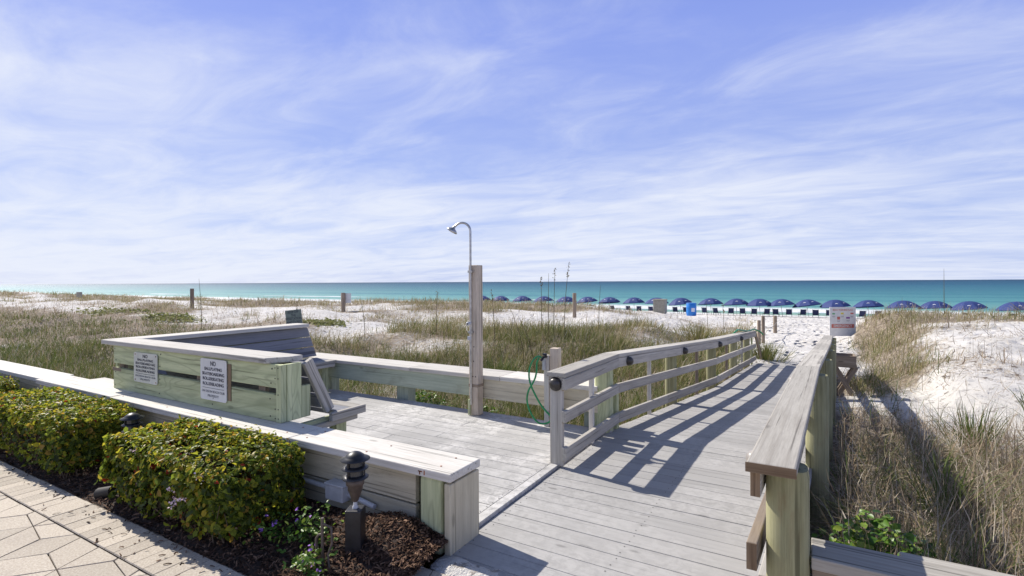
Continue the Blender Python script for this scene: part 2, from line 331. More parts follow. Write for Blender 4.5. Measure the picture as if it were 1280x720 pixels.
class MB:
    def __init__(s): s.v = []; s.f = []; s.gc = []; s.rn = []; s.mi = []; s.sm = []
    def add(s, verts, faces, gcs, mi=0, smooth=False, rn=None):
        o = len(s.v); r = rng.random() if rn is None else rn
        off = Vector((rng.uniform(0, 50), rng.uniform(0, 50), rng.uniform(0, 50)))
        s.v += [Vector(v) for v in verts]; s.gc += [Vector(g) + off for g in gcs]; s.rn += [r] * len(verts)
        for f in faces: s.f.append([i + o for i in f]); s.mi.append(mi); s.sm.append(smooth)
        return s
    CUBE = [(0, 3, 2, 1), (4, 5, 6, 7), (0, 1, 5, 4), (1, 2, 6, 5), (2, 3, 7, 6), (3, 0, 4, 7)]
    def hexa(s, pts, mi=0, dims=None):
        """pts: 4 bottom then 4 top; the first edge is the length"""
        p = [Vector(q) for q in pts]
        L = (p[1] - p[0]).length; W = (p[3] - p[0]).length; T = (p[4] - p[0]).length
        g = [(0, 0, 0), (L, 0, 0), (L, W, 0), (0, W, 0), (0, 0, T), (L, 0, T), (L, W, T), (0, W, T)]
        return s.add(p, s.CUBE, g, mi)
    def board(s, p0, p1, w, t, up=(0, 0, 1), mi=0):
        p0 = Vector(p0); p1 = Vector(p1); a = (p1 - p0).normalized(); up = Vector(up)
        sd = a.cross(up).normalized() * (w / 2); n = sd.normalized().cross(a).normalized() * (t / 2)
        q = []
        for k in (-1, 1):
            q += [p0 + sd + n * k, p1 + sd + n * k, p1 - sd + n * k, p0 - sd + n * k]
        return s.hexa(q, mi)
    def box(s, lo, hi, mi=0):
        x0, y0, z0 = lo; x1, y1, z1 = hi
        dx, dy, dz = x1 - x0, y1 - y0, z1 - z0
        if dz >= dx and dz >= dy:
            return s.board(((x0 + x1) / 2, (y0 + y1) / 2, z0), ((x0 + x1) / 2, (y0 + y1) / 2, z1), dx, dy, (0, 1, 0), mi)
        if dx >= dy:
            return s.board((x0, (y0 + y1) / 2, (z0 + z1) / 2), (x1, (y0 + y1) / 2, (z0 + z1) / 2), dy, dz, (0, 0, 1), mi)
        return s.board(((x0 + x1) / 2, y0, (z0 + z1) / 2), ((x0 + x1) / 2, y1, (z0 + z1) / 2), dx, dz, (0, 0, 1), mi)
    def tube(s, pts, r, n=8, mi=0, cap=True, smooth=True):
        pts = [Vector(p) for p in pts]; rs = r if isinstance(r, (list, tuple)) else [r] * len(pts)
        vs, gs, fs = [], [], []; L = 0
        ref = None
        for i, p in enumerate(pts):
            a = (pts[min(i + 1, len(pts) - 1)] - pts[max(i - 1, 0)]).normalized()
            if ref is None:
                ref = a.cross(Vector((0, 0, 1)) if abs(a.z) < 0.9 else Vector((0, 1, 0))).normalized()
            ref = (ref - a * ref.dot(a)).normalized(); b2 = a.cross(ref)
            if i: L += (p - pts[i - 1]).length
            for k in range(n):
                th = 2 * math.pi * k / n; dv = ref * math.cos(th) + b2 * math.sin(th)
                vs.append(p + dv * rs[i]); gs.append((L, rs[i] * math.cos(th), rs[i] * math.sin(th)))
        for i in range(len(pts) - 1):
            for k in range(n):
                k2 = (k + 1) % n; fs.append((i * n + k, i * n + k2, (i + 1) * n + k2, (i + 1) * n + k))
        s.add(vs, fs, gs, mi, smooth)
        if cap:
            for i in (0, len(pts) - 1):
                o = len(s.v); vv = [v.copy() for v in vs[i * n:(i + 1) * n]]
                s.add(vv, [tuple(range(n)) if i else tuple(reversed(range(n)))], gs[i * n:(i + 1) * n], mi, False, s.rn[-1])
        return s
    def lathe(s, prof, base=(0, 0, 0), n=20, mi=0, rot=None, smooth=True):
        base = Vector(base); vs, fs, gs = [], [], []
        for (r, z) in prof:
            for k in range(n):
                th = 2 * math.pi * k / n; v = Vector((r * math.cos(th), r * math.sin(th), z))
                if rot is not None: v = rot @ v
                vs.append(base + v); gs.append((z, r * math.cos(th), r * math.sin(th)))
        for i in range(len(prof) - 1):
            for k in range(n):
                k2 = (k + 1) % n; fs.append((i * n + k, i * n + k2, (i + 1) * n + k2, (i + 1) * n + k))
        return s.add(vs, fs, gs, mi, smooth)
    def split(s, name, mats, parent=None, bevel=0.0, loc=None):
        """one object per separate piece"""
        par = {}; root = []
        def find(i):
            while par.get(i, i) != i: i = par[i]
            return i
        key = {}
        ids = []
        for v in s.v:
            k = (round(v.x, 5), round(v.y, 5), round(v.z, 5)); ids.append(key.setdefault(k, len(key)))
        for f in s.f:
            a = find(ids[f[0]])
            for q in f[1:]:
                b = find(ids[q])
                if a != b: par[b] = a
        groups = {}
        for i, f in enumerate(s.f): groups.setdefault(find(ids[f[0]]), []).append(i)
        out = []
        for fs in groups.values():
            m = MB(); remap = {}
            for i in fs:
                nf = []
                for q in s.f[i]:
                    if q not in remap:
                        remap[q] = len(m.v); m.v.append(s.v[q]); m.gc.append(s.gc[q]); m.rn.append(s.rn[q])
                    nf.append(remap[q])
                m.f.append(nf); m.mi.append(s.mi[i]); m.sm.append(s.sm[i])
            out.append(m.build(name, mats, parent, bevel, loc))
        return out
    def build(s, name, mats, parent=None, bevel=0.0, loc=None, jitter=0.0):
        if not isinstance(mats, (list, tuple)): mats = [mats]
        org = Vector((0, 0, 0))
        if parent is not None: org = ORG[parent.name]
        elif loc is not None: org = Vector(loc)
        me = bpy.data.meshes.new(name)
        me.from_pydata([tuple(v - org) for v in s.v], [], s.f)
        for m in mats: me.materials.append(m)
        me.polygons.foreach_set('material_index', s.mi); me.polygons.foreach_set('use_smooth', s.sm)
        a = me.attributes.new('gc', 'FLOAT_VECTOR', 'POINT'); a.data.foreach_set('vector', np.array([tuple(g) for g in s.gc], dtype=np.float32).ravel())
        a = me.attributes.new('rnd', 'FLOAT', 'POINT'); a.data.foreach_set('value', np.array(s.rn, dtype=np.float32))
        o = bpy.data.objects.new(name, me); COL.objects.link(o)
        if parent is not None: o.parent = parent
        else: o.location = org
        ORG[o.name] = org
        if bevel:
            b = o.modifiers.new('edge', 'BEVEL'); b.width = bevel; b.segments = 2; b.limit_method = 'ANGLE'; b.angle_limit = R(40)
        me.update()
        return o

def np_mesh(name, V, faces4, faces3, mat, attrs, parent=None, smooth=False):
    me = bpy.data.meshes.new(name)
    n4, n3 = len(faces4), len(faces3)
    me.vertices.add(len(V)); me.vertices.foreach_set('co', V.astype(np.float32).ravel())
    idx = np.concatenate([faces4.ravel(), faces3.ravel()]).astype(np.int32)
    me.loops.add(len(idx)); me.loops.foreach_set('vertex_index', idx)
    me.polygons.add(n4 + n3)
    st = np.concatenate([np.arange(n4) * 4, n4 * 4 + np.arange(n3) * 3]).astype(np.int32)
    me.polygons.foreach_set('loop_start', st)
    if smooth: me.polygons.foreach_set('use_smooth', np.ones(n4 + n3, dtype=bool))
    for k, a in attrs.items():
        at = me.attributes.new(k, 'FLOAT', 'POINT'); at.data.foreach_set('value', a.astype(np.float32))
    me.materials.append(mat); me.update(calc_edges=True); me.validate()
    o = bpy.data.objects.new(name, me); COL.objects.link(o)
    if parent is not None:
        o.parent = parent; me.transform(Matrix.Translation(-ORG[parent.name])); ORG[o.name] = ORG[parent.name]
    return o

E0 = np.zeros((0, 3), dtype=np.int32); E4 = np.zeros((0, 4), dtype=np.int32)

def text_obj(body, size, mat, parent, origin, xdir, ydir, name='lettering', sx=1.0, align='CENTER'):
    cu = bpy.data.curves.new('txt', 'FONT'); cu.body = body; cu.size = size; cu.align_x = align; cu.align_y = 'CENTER'
    cu.extrude = 0.0006; cu.offset = size * 0.012
    ob = bpy.data.objects.new('txt', cu); COL.objects.link(ob)
    bpy.context.view_layer.update()
    dg = bpy.context.evaluated_depsgraph_get()
    me = bpy.data.meshes.new_from_object(ob.evaluated_get(dg)); me.name = name
    bpy.data.objects.remove(ob); bpy.data.curves.remove(cu)
    x = Vector(xdir).normalized(); y = Vector(ydir).normalized(); z = x.cross(y)
    mat4 = Matrix((x * sx, y, z)).transposed().to_4x4(); mat4.translation = Vector(origin) - ORG[parent.name]
    me.transform(mat4)
    me.materials.clear(); me.materials.append(mat)
    o = bpy.data.objects.new(name, me); COL.objects.link(o); o.parent = parent; ORG[o.name] = ORG[parent.name]
    return o

# ------------------------------------------------------------------ terrain
def _h(ix, iy, seed):
    h = (ix.astype(np.int64) * 374761393 + iy.astype(np.int64) * 668265263 + seed * 974711) & 0x7fffffff
    h = ((h ^ (h >> 13)) * 1274126177) & 0x7fffffff
    return ((h ^ (h >> 16)) & 0xffff) / 65535.0
def vnoise(x, y, seed=0):
    x = np.asarray(x, float); y = np.asarray(y, float)
    ix = np.floor(x); iy = np.floor(y); fx = x - ix; fy = y - iy
    fx = fx * fx * (3 - 2 * fx); fy = fy * fy * (3 - 2 * fy); ix = ix.astype(np.int64); iy = iy.astype(np.int64)
    a = _h(ix, iy, seed); b = _h(ix + 1, iy, seed); c = _h(ix, iy + 1, seed); d = _h(ix + 1, iy + 1, seed)
    return (a + (b - a) * fx) * (1 - fy) + (c + (d - c) * fx) * fy
def fbm(x, y, seed=0, oct=4):
    s = 0; a = 0.5; n = 0
    for o in range(oct):
        s = s + a * vnoise(x * 2 ** o, y * 2 ** o, seed + o * 17); n += a; a *= 0.5
    return s / n
def ss(a, b, x):
    t = np.clip((x - a) / (b - a), 0, 1); return t * t * (3 - 2 * t)

def path_mask(X, Y):
    cx = -0.15 + 0.05 * np.sin(Y * 0.25)
    hw = np.interp(Y, [12.5, 16, 24, 36, 44], [1.0, 1.15, 1.5, 2.6, 8])
    return ss(hw + 0.6, hw - 0.3, np.abs(X - cx)) * ss(12.2, 13.4, Y) * ss(56, 44, Y)

def terrain(X, Y):
    X = np.asarray(X, float); Y = np.asarray(Y, float)
    z = np.interp(Y, [-30, 2, 5, 9, 14, 22, 36, 42, 55, 68, 80, 100], [-.16, -.16, -.34, -.42, -.52, -.68, -1.0, -1.45, -1.95, -2.62, -3.3, -4.2])
    edge = np.interp(Y, [8, 18, 26, 40], [4.5, 6.0, 9.5, 13])
    sl = ss(-1.9, -edge, X)
    z = z + sl * np.interp(Y, [6, 10, 14, 20, 26, 32, 40, 46], [0, .10, .30, .60, .78, .60, .20, 0])
    sr = ss(0.75, 2.9, X)
    z = z + sr * np.interp(Y, [5.5, 8, 11, 14, 18, 24, 32, 40], [0, .08, .38, .72, .98, .85, .40, 0])
    sl2 = ss(-9, -20, X)
    z = z + sl2 * np.interp(Y, [2, 6, 10, 13, 18, 26], [.05, .15, .38, .45, .2, 0])
    z = z + ss(-48, -75, X) * np.interp(Y, [8, 13, 18, 24, 28, 36, 44], [0, .12, .15, .40, .40, .2, 0]) + ss(-19, -36, X) * np.interp(Y, [8, 12, 16, 20, 26, 36, 44], [0, .14, .14, -.05, -.22, -.12, 0])
    z = z - 0.30 * ss(-12, -7, X) * ss(-1.8, -3.5, X) * np.interp(Y, [18, 23, 32, 40], [0, 1, 1, 0])
    z = z + 0.36 * np.exp(-((X + 3.4) / 1.9) ** 2 - ((Y - 14.2) / 3.0) ** 2)
    z = z + 0.22 * np.exp(-((X - 2.6) / 1.3) ** 2 - ((Y - 10.8) / 1.8) ** 2)
    pm = path_mask(X, Y)
    am = ss(4, 9, Y) * ss(50, 36, Y) * (1 - 0.85 * pm) + ss(-8.5, -12, X) * ss(3, 6, Y) * 0.6 * ss(50, 36, Y)
    am = np.clip(am, 0, 1) * ss(0.6, 2.2, np.abs(X + 0.6))
    z = z + am * (0.75 * (fbm(X / 6.5, Y / 4.2, 3) - 0.5) + 0.38 * (fbm(X / 1.9, Y / 1.4, 9) - 0.5))
    z = z + pm * 0.07 * (vnoise(X * 3.1, Y * 2.6, 41) - 0.5)
    z = z + 0.055 * (fbm(X * 1.9, Y * 1.9, 21) - 0.5)
    # the boardwalk is dug in: keep the sand under its boards
    return z

def veg(X, Y):
    """how grown-over the sand is, 0..1"""
    X = np.asarray(X, float); Y = np.asarray(Y, float)
    n = fbm(X / 3.2, Y / 2.2, 61, 4); n2 = fbm(X / 9.0, Y / 3.2, 77, 3)
    left = np.interp(Y, [0, 4.8, 8.5, 11, 15, 19, 22, 30, 34, 38, 42], [.88, .88, .82, .72, .60, .68, .92, .88, .55, .25, 0])
    near_rail = ss(-9.0, -5.0, X) * ss(20, 13, Y) * ss(4, 7, Y)
    left = left + near_rail * 0.35
    left = left - ss(-15, -9, X) * np.interp(Y, [17, 20, 24, 34, 40], [0, .55, .75, .5, .2])
    far_left = ss(-8, -14, X) * np.interp(Y, [0, 3, 7, 9.5, 12, 16, 20, 30, 36], [.35, .30, .15, .05, -.14, -.12, 0, 0, -.2])
    left = left + far_left
    right = np.interp(Y, [0, 6.2, 7.6, 9, 12, 15, 19, 26, 32, 40], [1.05, .92, .42, .18, .16, .36, .82, .60, .2, 0])
    right = right + 0.72 * ss(2.7, 1.4, X - 0.05 * (Y - 11)) * ss(10.5, 12.5, Y) * ss(24, 17, Y) + 0.6 * ss(1.5, 0.9, X) * ss(14, 9, Y)
    v = np.where(X < -0.5, left, right)
    v = v + 1.8 * (n - 0.5) + 1.1 * (n2 - 0.5)
    v = v * (1 - path_mask(X, Y)) * ss(44, 36, Y)
    return np.clip(v, 0, 1)

def axis(lo, hi, mid, fine, grow):
    pts = [mid]; st = fine
    x = mid
    while x < hi:
        x += max(fine, abs(x - mid) * grow); pts.append(min(x, hi))
    x = mid; neg = []
    while x > lo:
        x -= max(fine, abs(x - mid) * grow); neg.append(max(x, lo))
    return np.array(sorted(set(neg + pts)))

def make_ground():
    xs = axis(-260, 160, -1.0, 0.13, 0.016); ys = axis(-60, 110, 7.0, 0.11, 0.014)
    GX, GY = np.meshgrid(xs, ys)
    Z = terrain(GX, GY)
    under = ss(-8.3, -7.6, GX) * ss(0.4, 0.1, GX) * ss(5.6, 5.0, GY)
    Z = np.minimum(Z, Z * (1 - under) + under * -0.45)
    Z = np.where(GY < 2.6, np.minimum(Z, -0.10), Z)
    pk = ss(2.3, 1.9, np.abs(GX + 0.4)) * ss(14.2, 12.9, GY)      # under the boardwalk
    deckz = np.interp(GY, [5, 8.6, 13.4, 14.5], [0, -.19, -.46, -.5])
    Z = np.where(pk > 0.0, np.minimum(Z, (deckz - 0.10) * pk + Z * (1 - pk)), Z)
    V = np.stack([GX.ravel(), GY.ravel(), Z.ravel()], 1)
    nx, ny = len(xs), len(ys)
    i = np.arange(nx * ny).reshape(ny, nx)
    q = np.stack([i[:-1, :-1], i[:-1, 1:], i[1:, 1:], i[1:, :-1]], -1).reshape(-1, 4)
    o = np_mesh('ground', V, q, E0, M['sand'], {'veg': veg(GX, GY).ravel(), 'path': np.clip(path_mask(GX, GY) + 0.35 * ss(38, 44, GY), 0, 1).ravel()}, smooth=True)
    tag(o, 'white sand dunes with dry plant litter running down to the beach', 'ground', kind='structure')
make_ground()

def make_sea():
    xs = np.array([-9000, -2000, -400, -100, 0, 100, 400, 2000, 9000.]); ys = np.array([60, 75, 100, 200, 600, 2000, 12000.])
    GX, GY = np.meshgrid(xs, ys); V = np.stack([GX.ravel(), GY.ravel(), np.full(GX.size, -2.65)], 1)
    i = np.arange(GX.size).reshape(len(ys), len(xs))
    q = np.stack([i[:-1, :-1], i[:-1, 1:], i[1:, 1:], i[1:, :-1]], -1).reshape(-1, 4)
    tag(np_mesh('sea', V, q, E0, M['sea'], {}), 'turquoise sea with a white surf line', 'sea', kind='structure')
make_sea()

# ------------------------------------------------------------------ paving and bed
def make_paving():
    m = MB()
    m.add([(-30, -12, -.014), (8, -12, -.014), (8, 2.12, -.014), (-1.74, 2.12, -.014), (-1.74, 1.60, -.014), (-30, 1.60, -.014)], [(0, 1, 2, 3, 4, 5)], [(0, 0, 0)] * 6, 1)
    def tile(poly, gap=0.0026):
        c = Vector((sum(p[0] for p in poly) / len(poly), sum(p[1] for p in poly) / len(poly)))
        t = []; b = []; dz = rng.uniform(-.0015, .0015)
        for p in poly:
            v = Vector(p); v2 = v + (c - v).normalized() * gap * 1.3
            v3 = v2 + (c - v).normalized() * 0.004
            b.append((v2.x, v2.y, -.006)); t.append((v3.x, v3.y, .0 + dz))
        n = len(poly)
        m.add(b + t, [tuple(range(n, 2 * n))] + [(k, (k + 1) % n, n + (k + 1) % n, n + k) for k in range(n)], [(p[0], p[1], 0) for p in poly] * 2, 0)
    x = -8.0
    while x < -1.74:                                           # soldier course along the bed
        w = 0.108; tile([(x, 1.345), (x + w, 1.345), (x + w, 1.585), (x, 1.585)]); x += w
    # three-way rhombic paving clipped to the area
    a = 0.25
    def clip(poly, yt):
        out = []
        for k in range(len(poly)):
            p, q = poly[k], poly[(k + 1) % len(poly)]
            if p[1] <= yt: out.append(p)
            if (p[1] <= yt) != (q[1] <= yt):
                f = (yt - p[1]) / (q[1] - p[1]); out.append((p[0] + f * (q[0] - p[0]), yt))
        return out
    th0 = R(20)
    for i in range(-30, 31):
        for j in range(-30, 31):
            cx = a * math.sqrt(3) * (i + 0.5 * (j % 2)) - 3.4; cy = a * 1.5 * j - 0.2
            cxr = -3.4 + (cx + 3.4) * math.cos(th0) - (cy + .2) * math.sin(th0); cyr = -.2 + (cx + 3.4) * math.sin(th0) + (cy + .2) * math.cos(th0)
            if not (-8 < cxr < 2.5 and -2.2 < cyr < 2.6): continue
            hx = [(cxr + a * math.cos(th0 + R(30 + 60 * k)), cyr + a * math.sin(th0 + R(30 + 60 * k))) for k in range(6)]
            for k in (0, 2, 4):
                poly = [(cxr, cyr), hx[k], hx[(k + 1) % 6], hx[(k + 2) % 6]]
                yt = 1.338 if cxr < -1.9 else 2.10
                poly = clip(poly, yt)
                if len(poly) >= 3 and max(p[1] for p in poly) - min(p[1] for p in poly) > .03: tile(poly)
    o = m.build('pavement', [M['paver'], M['joint']])
    tag(o, 'tan concrete pavers with a curved soldier course edge', 'pavement', kind='structure')
make_paving()

def bed_z(X, Y):
    z = -0.02 + 0.05 * fbm(X * 2.2, Y * 2.2, 5) + 0.10 * np.exp(-((X + 2.02) / .24) ** 2 - ((Y - 2.20) / .14) ** 2) + 0.05 * ss(1.7, 2.1, Y)
    return z * ss(1.585, 1.66, Y) - 0.02 * (1 - ss(1.585, 1.66, Y))

def make_bed():
    xs = np.linspace(-10, -1.72, 160); ys = np.linspace(1.59, 2.31, 26)
    GX, GY = np.meshgrid(xs, ys); Z = bed_z(GX, GY)
    V = np.stack([GX.ravel(), GY.ravel(), Z.ravel()], 1); i = np.arange(GX.size).reshape(len(ys), len(xs))
    q = np.stack([i[:-1, :-1], i[:-1, 1:], i[1:, 1:], i[1:, :-1]], -1).reshape(-1, 4)
    tag(np_mesh('planting_bed', V, q, E0, M['soil'], {}, smooth=True), 'dark soil bed between paving and low wall', 'bed', kind='structure')
    r = np.random.default_rng(3); N = 15000
    X = -1.72 - np.abs(r.uniform(0, 1, N)) ** 1.6 * 5.0; Y = r.uniform(1.585, 2.27, N)
    Z = bed_z(X, Y) + r.uniform(0.0, 0.014, N)
    far = r.uniform(0, 1, N) < .012; Y = np.where(far, 1.585 - np.abs(r.normal(0, .10, N)), Y); Z = np.where(far, .004, Z)
    L = r.uniform(.012, .05, N); W = r.uniform(.003, .010, N); az = r.uniform(0, 6.28, N); tl = r.normal(0, .35, N); rl = r.normal(0, .5, N)
    d = np.stack([np.cos(az) * np.cos(tl), np.sin(az) * np.cos(tl), np.sin(tl)], 1)
    s = np.stack([-np.sin(az) * np.cos(rl), np.cos(az) * np.cos(rl), np.sin(rl)], 1)
    P = np.stack([X, Y, Z], 1); k = np.stack([np.zeros(N), np.zeros(N), r.uniform(0, .006, N)], 1)
    V = np.stack([P - d * L[:, None] / 2 - s * W[:, None] / 2, P - d * L[:, None] / 2 + s * W[:, None] / 2, P + k + s * W[:, None] / 2, P + k - s * W[:, None] / 2,
                  P + d * L[:, None] / 2 + s * W[:, None] / 2, P + d * L[:, None] / 2 - s * W[:, None] / 2], 1).reshape(-1, 3)
    b = np.arange(N)[:, None] * 6
    q = np.concatenate([b + np.array([[0, 1, 2, 3]]), b + np.array([[3, 2, 4, 5]])])
    tag(np_mesh('mulch', V, q, E0, M['chip'], {'tint': np.repeat(np.clip(r.normal(.5, .3, N), 0, 1), 6)}), 'dark brown shredded bark mulch in the bed', 'mulch', kind='stuff')
make_bed()

# ------------------------------------------------------------------ deck and boardwalk
GAP = 0.0045
def make_deck():
    m = MB(); y = 2.14; row = 0
    while y < 4.86:
        w = 0.140; xs = [-7.6, -5.9 + 0.9 * (row % 2), -3.1 - 0.8 * ((row * 7) % 3) * 0.5, -1.825]
        if y < 2.5: xs = [-1.76, -1.74]
        else:
            for a, b in zip(xs[:-1], xs[1:]):
                m.box((a + .002, y, -.012), (b - .002, y + w, .020 + rng.uniform(-.001, .001)))
                for xx in np.arange(a + .04, b, 0.405):
                    for q in (.03, .11):
                        m.add([(xx + .004 * math.cos(t), y + q + .004 * math.sin(t), .0225) for t in (0, 1.05, 2.1, 3.14, 4.2, 5.24)], [tuple(range(6))], [(0, 0, 0)] * 6, 1)
        y += w + GAP; row += 1
    m.box((-1.819, 2.55, -.02), (-1.752, 4.86, .0235))               # border board along the seam
    m.box((-7.6, 4.862, -.10), (-1.70, 4.90, .017))                  # fascia
    m.add([(-7.6, 2.3, -.05), (-1.7, 2.3, -.05), (-1.7, 4.88, -.05), (-7.6, 4.88, -.05)], [(0, 1, 2, 3)], [(0, 0, 0)] * 4, 1)
    o = m.build('deck', [M['deck_sandy'], M['screw']], bevel=0.003)
    tag(o, 'grey board deck dusted with white sand', 'deck', kind='structure')
make_deck()

LE = [(2.13, -1.742, 0), (5.0, -1.742, 0), (8.6, -1.30, -.19), (13.45, -1.12, -.46)]
RE = [(2.13, -.085, 0), (5.0, .03, 0), (8.6, .22, -.19), (13.45, .44, -.46)]
def edge_at(E, y):
    return np.interp(y, [e[0] for e in E], [e[1] for e in E]), np.interp(y, [e[0] for e in E], [e[2] for e in E])
def make_walk():
    m = MB(); y = 2.13
    while y < 13.4:
        w = .140; q = []
        lx0, z0 = edge_at(LE, y); lx1, z1 = edge_at(LE, y + w); rx0, _ = edge_at(RE, y); rx1, _ = edge_at(RE, y + w)
        j0, j1 = rng.uniform(-.004, .004), rng.uniform(-.004, .004); dz = rng.uniform(-.0012, .0012)
        for t in (-.032, 0.0):
            q += [(lx0 + j0, y, z0 + t + dz), (rx0 + j1, y, z0 + t + dz), (rx1 + j1, y + w, z1 + t + dz), (lx1 + j0, y + w, z1 + t + dz)]
        m.hexa(q)
        for fx in (.03, .5, .97):
            for k in (.25, .78):
                cx = lx0 + (rx0 - lx0) * fx + rng.uniform(-.01, .01); cy = y + w * k; cz = z0 + (z1 - z0) * k + dz + .0012
                m.add([(cx + .0045 * math.cos(t), cy + .0045 * math.sin(t), cz) for t in (0, 1.05, 2.1, 3.14, 4.2, 5.24)], [tuple(range(6))], [(0, 0, 0)] * 6, 1)
        y += w + GAP
    for x, E, sgn in ((0, LE, 1), (0, RE, -1)):                       # stringers under the edges
        for (a, b) in zip(E[:-1], E[1:]):
            m.board((a[1] + sgn * .06, a[0], a[2] - .11), (b[1] + sgn * .06, b[0], b[2] - .11), .04, .14, mi=2)
    o = m.build('boardwalk', [M['deck'], M['screw'], M['brown_wood']], bevel=0.003)
    tag(o, 'grey plank boardwalk ramping down to the sand path', 'boardwalk', kind='structure')
make_walk()

def make_sand_drift():
    xs = np.linspace(-1.80, -.75, 90); ys = np.linspace(2.0, 2.42, 42); GX, GY = np.meshgrid(xs, ys)
    h = .034 * (fbm(GX * 5 + 3, GY * 7, 201, 4) - .40) + .030 * np.exp(-((GX + 1.52) / .26) ** 2 - ((GY - 2.16 + .10 * (GX + 1.5)) / .07) ** 2) - .014 + .012 * np.exp(-((GX + 1.64) / .06) ** 2 - ((GY - 2.24) / .04) ** 2)
    Z = h - .012 * ss(.1, .0, (xs.max() - GX)) - .03 * ss(.06, 0, GX - xs.min()) - .03 * ss(.06, 0, ys.max() - GY) - .03 * ss(.05, 0, GY - ys.min())
    V = np.stack([GX.ravel(), GY.ravel(), Z.ravel()], 1); i = np.arange(GX.size).reshape(len(ys), len(xs))
    q = np.stack([i[:-1, :-1], i[:-1, 1:], i[1:, 1:], i[1:, :-1]], -1).reshape(-1, 4)
    z = Z.ravel()[q].max(1); q = q[z > -.006]
    tag(np_mesh('sand_drift', V, q, E0, M['sand'], {'veg': np.zeros(len(V)), 'path': np.zeros(len(V))}, smooth=True), 'drift of white sand at the end of the low wall', 'sand', kind='stuff')
make_sand_drift()

# ------------------------------------------------------------------ low walls
def wall_front():
    t = thing('low_wall', 'long low timber wall with bleached cap between hedges and deck', 'low wall', (-4.5, 2.4, 0))
    m = MB(); xs = [-10.0, -7.35, -5.6, -3.05, -1.69]
    off = [0.05, 0.0, -.01, .005]
    for i in range(4):
        o = off[i]; z = .45 + (.004 if i == 1 else 0)
        m.box((xs[i] + .003, 2.235 + o, z - .048), (xs[i + 1] - .003, 2.53 + o, z))
    m.split('cap_board', M['pale_wood'], t, .006)
    m = MB(); m.box((-6.9, 2.55, .395), (-6.1, 2.70, .438)); m.split('cap_board', M['pale_wood'], t, .005)
    for (z0, z1) in ((.210, .396), (-.06, .199)):
        m = MB()
        for i in range(3): m.box((xs[i] + (.004), 2.292, z0), (xs[i + 1] - .004, 2.33, z1))
        m.box((xs[3] + .004, 2.292 + .002, z0), (-1.985, 2.332, z1))
        m.split('plank', M['tan_wood'], t, .004)
    m = MB(); m.box((-1.93, 2.262, -.03), (-1.775, 2.40, .398)); m.build('post', M['green_wood'], t, .02)
    m = MB(); m.box((-1.745, 2.252, -.03), (-1.702, 2.535, .386)); m.build('end_board', M['tan_wood'], t, .005)
    m = MB()
    for x in (-3.4, -5.0, -6.8): m.box((x, 2.335, -.05), (x + .14, 2.48, .39))
    m.split('post', M['brown_wood'], t, .006)
    m = MB(); m.box((-9.9, 2.492, -.03), (-1.78, 2.525, .395)); m.split('plank', M['teal_wood'], t, .004)
    m = MB()
    for (x, z, w, h) in ((-1.905, .431, .030, .007), (-1.875, .427, .008, .026), (-1.908, .422, .008, .020)):
        m.box((x - w / 2, 2.2395, z - h / 2), (x + w / 2, 2.2425, z + h / 2))
    m.split('rust_stain', M['rust'], t)
    m = MB(); q = random.Random(8)
    for x in (-1.80, -2.35, -2.95, -3.15, -3.9, -4.7, -5.5):
        for y in (2.30, 2.46): m.lathe([(0, .0022), (.006, .0018), (.0065, 0)], (x + q.uniform(-.03, .03), y + q.uniform(-.02, .02), .4505), 7)
    m.split('nail', M['rust'], t)
wall_front()

def wall_far():
    t = thing('low_wall', 'low blue-green timber wall with pale cap along the dune side of the deck', 'low wall', (-4, 5, 0))
    m = MB(); xs = [-6.4, -4.25, -2.95, -1.82]
    for i in range(3): m.box((xs[i] + .002, 4.80 + .004 * i, .405), (xs[i + 1] - .002, 5.19 + .004 * i, .45 + .002 * i))
    m.split('cap_board', M['pale_wood'], t, .006)
    m = MB(); m.box((-6.4, 4.835, .195), (-3.30, 4.875, .402)); m.split('plank', M['teal_wood'], t, .004)
    m = MB(); m.box((-3.294, 4.836, .185), (-1.82, 4.876, .402)); m.split('plank', M['tan_wood'], t, .004)
    for x in (-5.95, -4.55, -2.0):
        m = MB(); m.box((x, 4.905, -.5), (x + .19, 5.05, .40)); m.build('post', M['teal_wood'], t, .006)
wall_far()

def wall_right():
    t = thing('low_wall', 'short low timber wall with grey cap behind the rounded rail post at lower right', 'low wall', (.9, 2.4, 0))
    m = MB(); m.box((.004, 2.245, .402), (.66, 2.425, .45)); m.box((.664, 2.245, .402), (3.2, 2.425, .449)); m.box((.30, 2.429, .398), (3.2, 2.48, .444))
    m.split('cap_board', M['grey_wood'], t, .005)
    m = MB(); m.box((.006, 2.262, .18), (3.2, 2.30, .398)); m.box((.006, 2.263, -.06), (3.2, 2.301, .176)); m.split('plank', M['brown_wood'], t, .004)
    for x in (.8, 2.2):
        m = MB(); m.box((x, 2.31, -.3), (x + .14, 2.45, .398)); m.split('post', M['brown_wood'], t, .006)
wall_right()

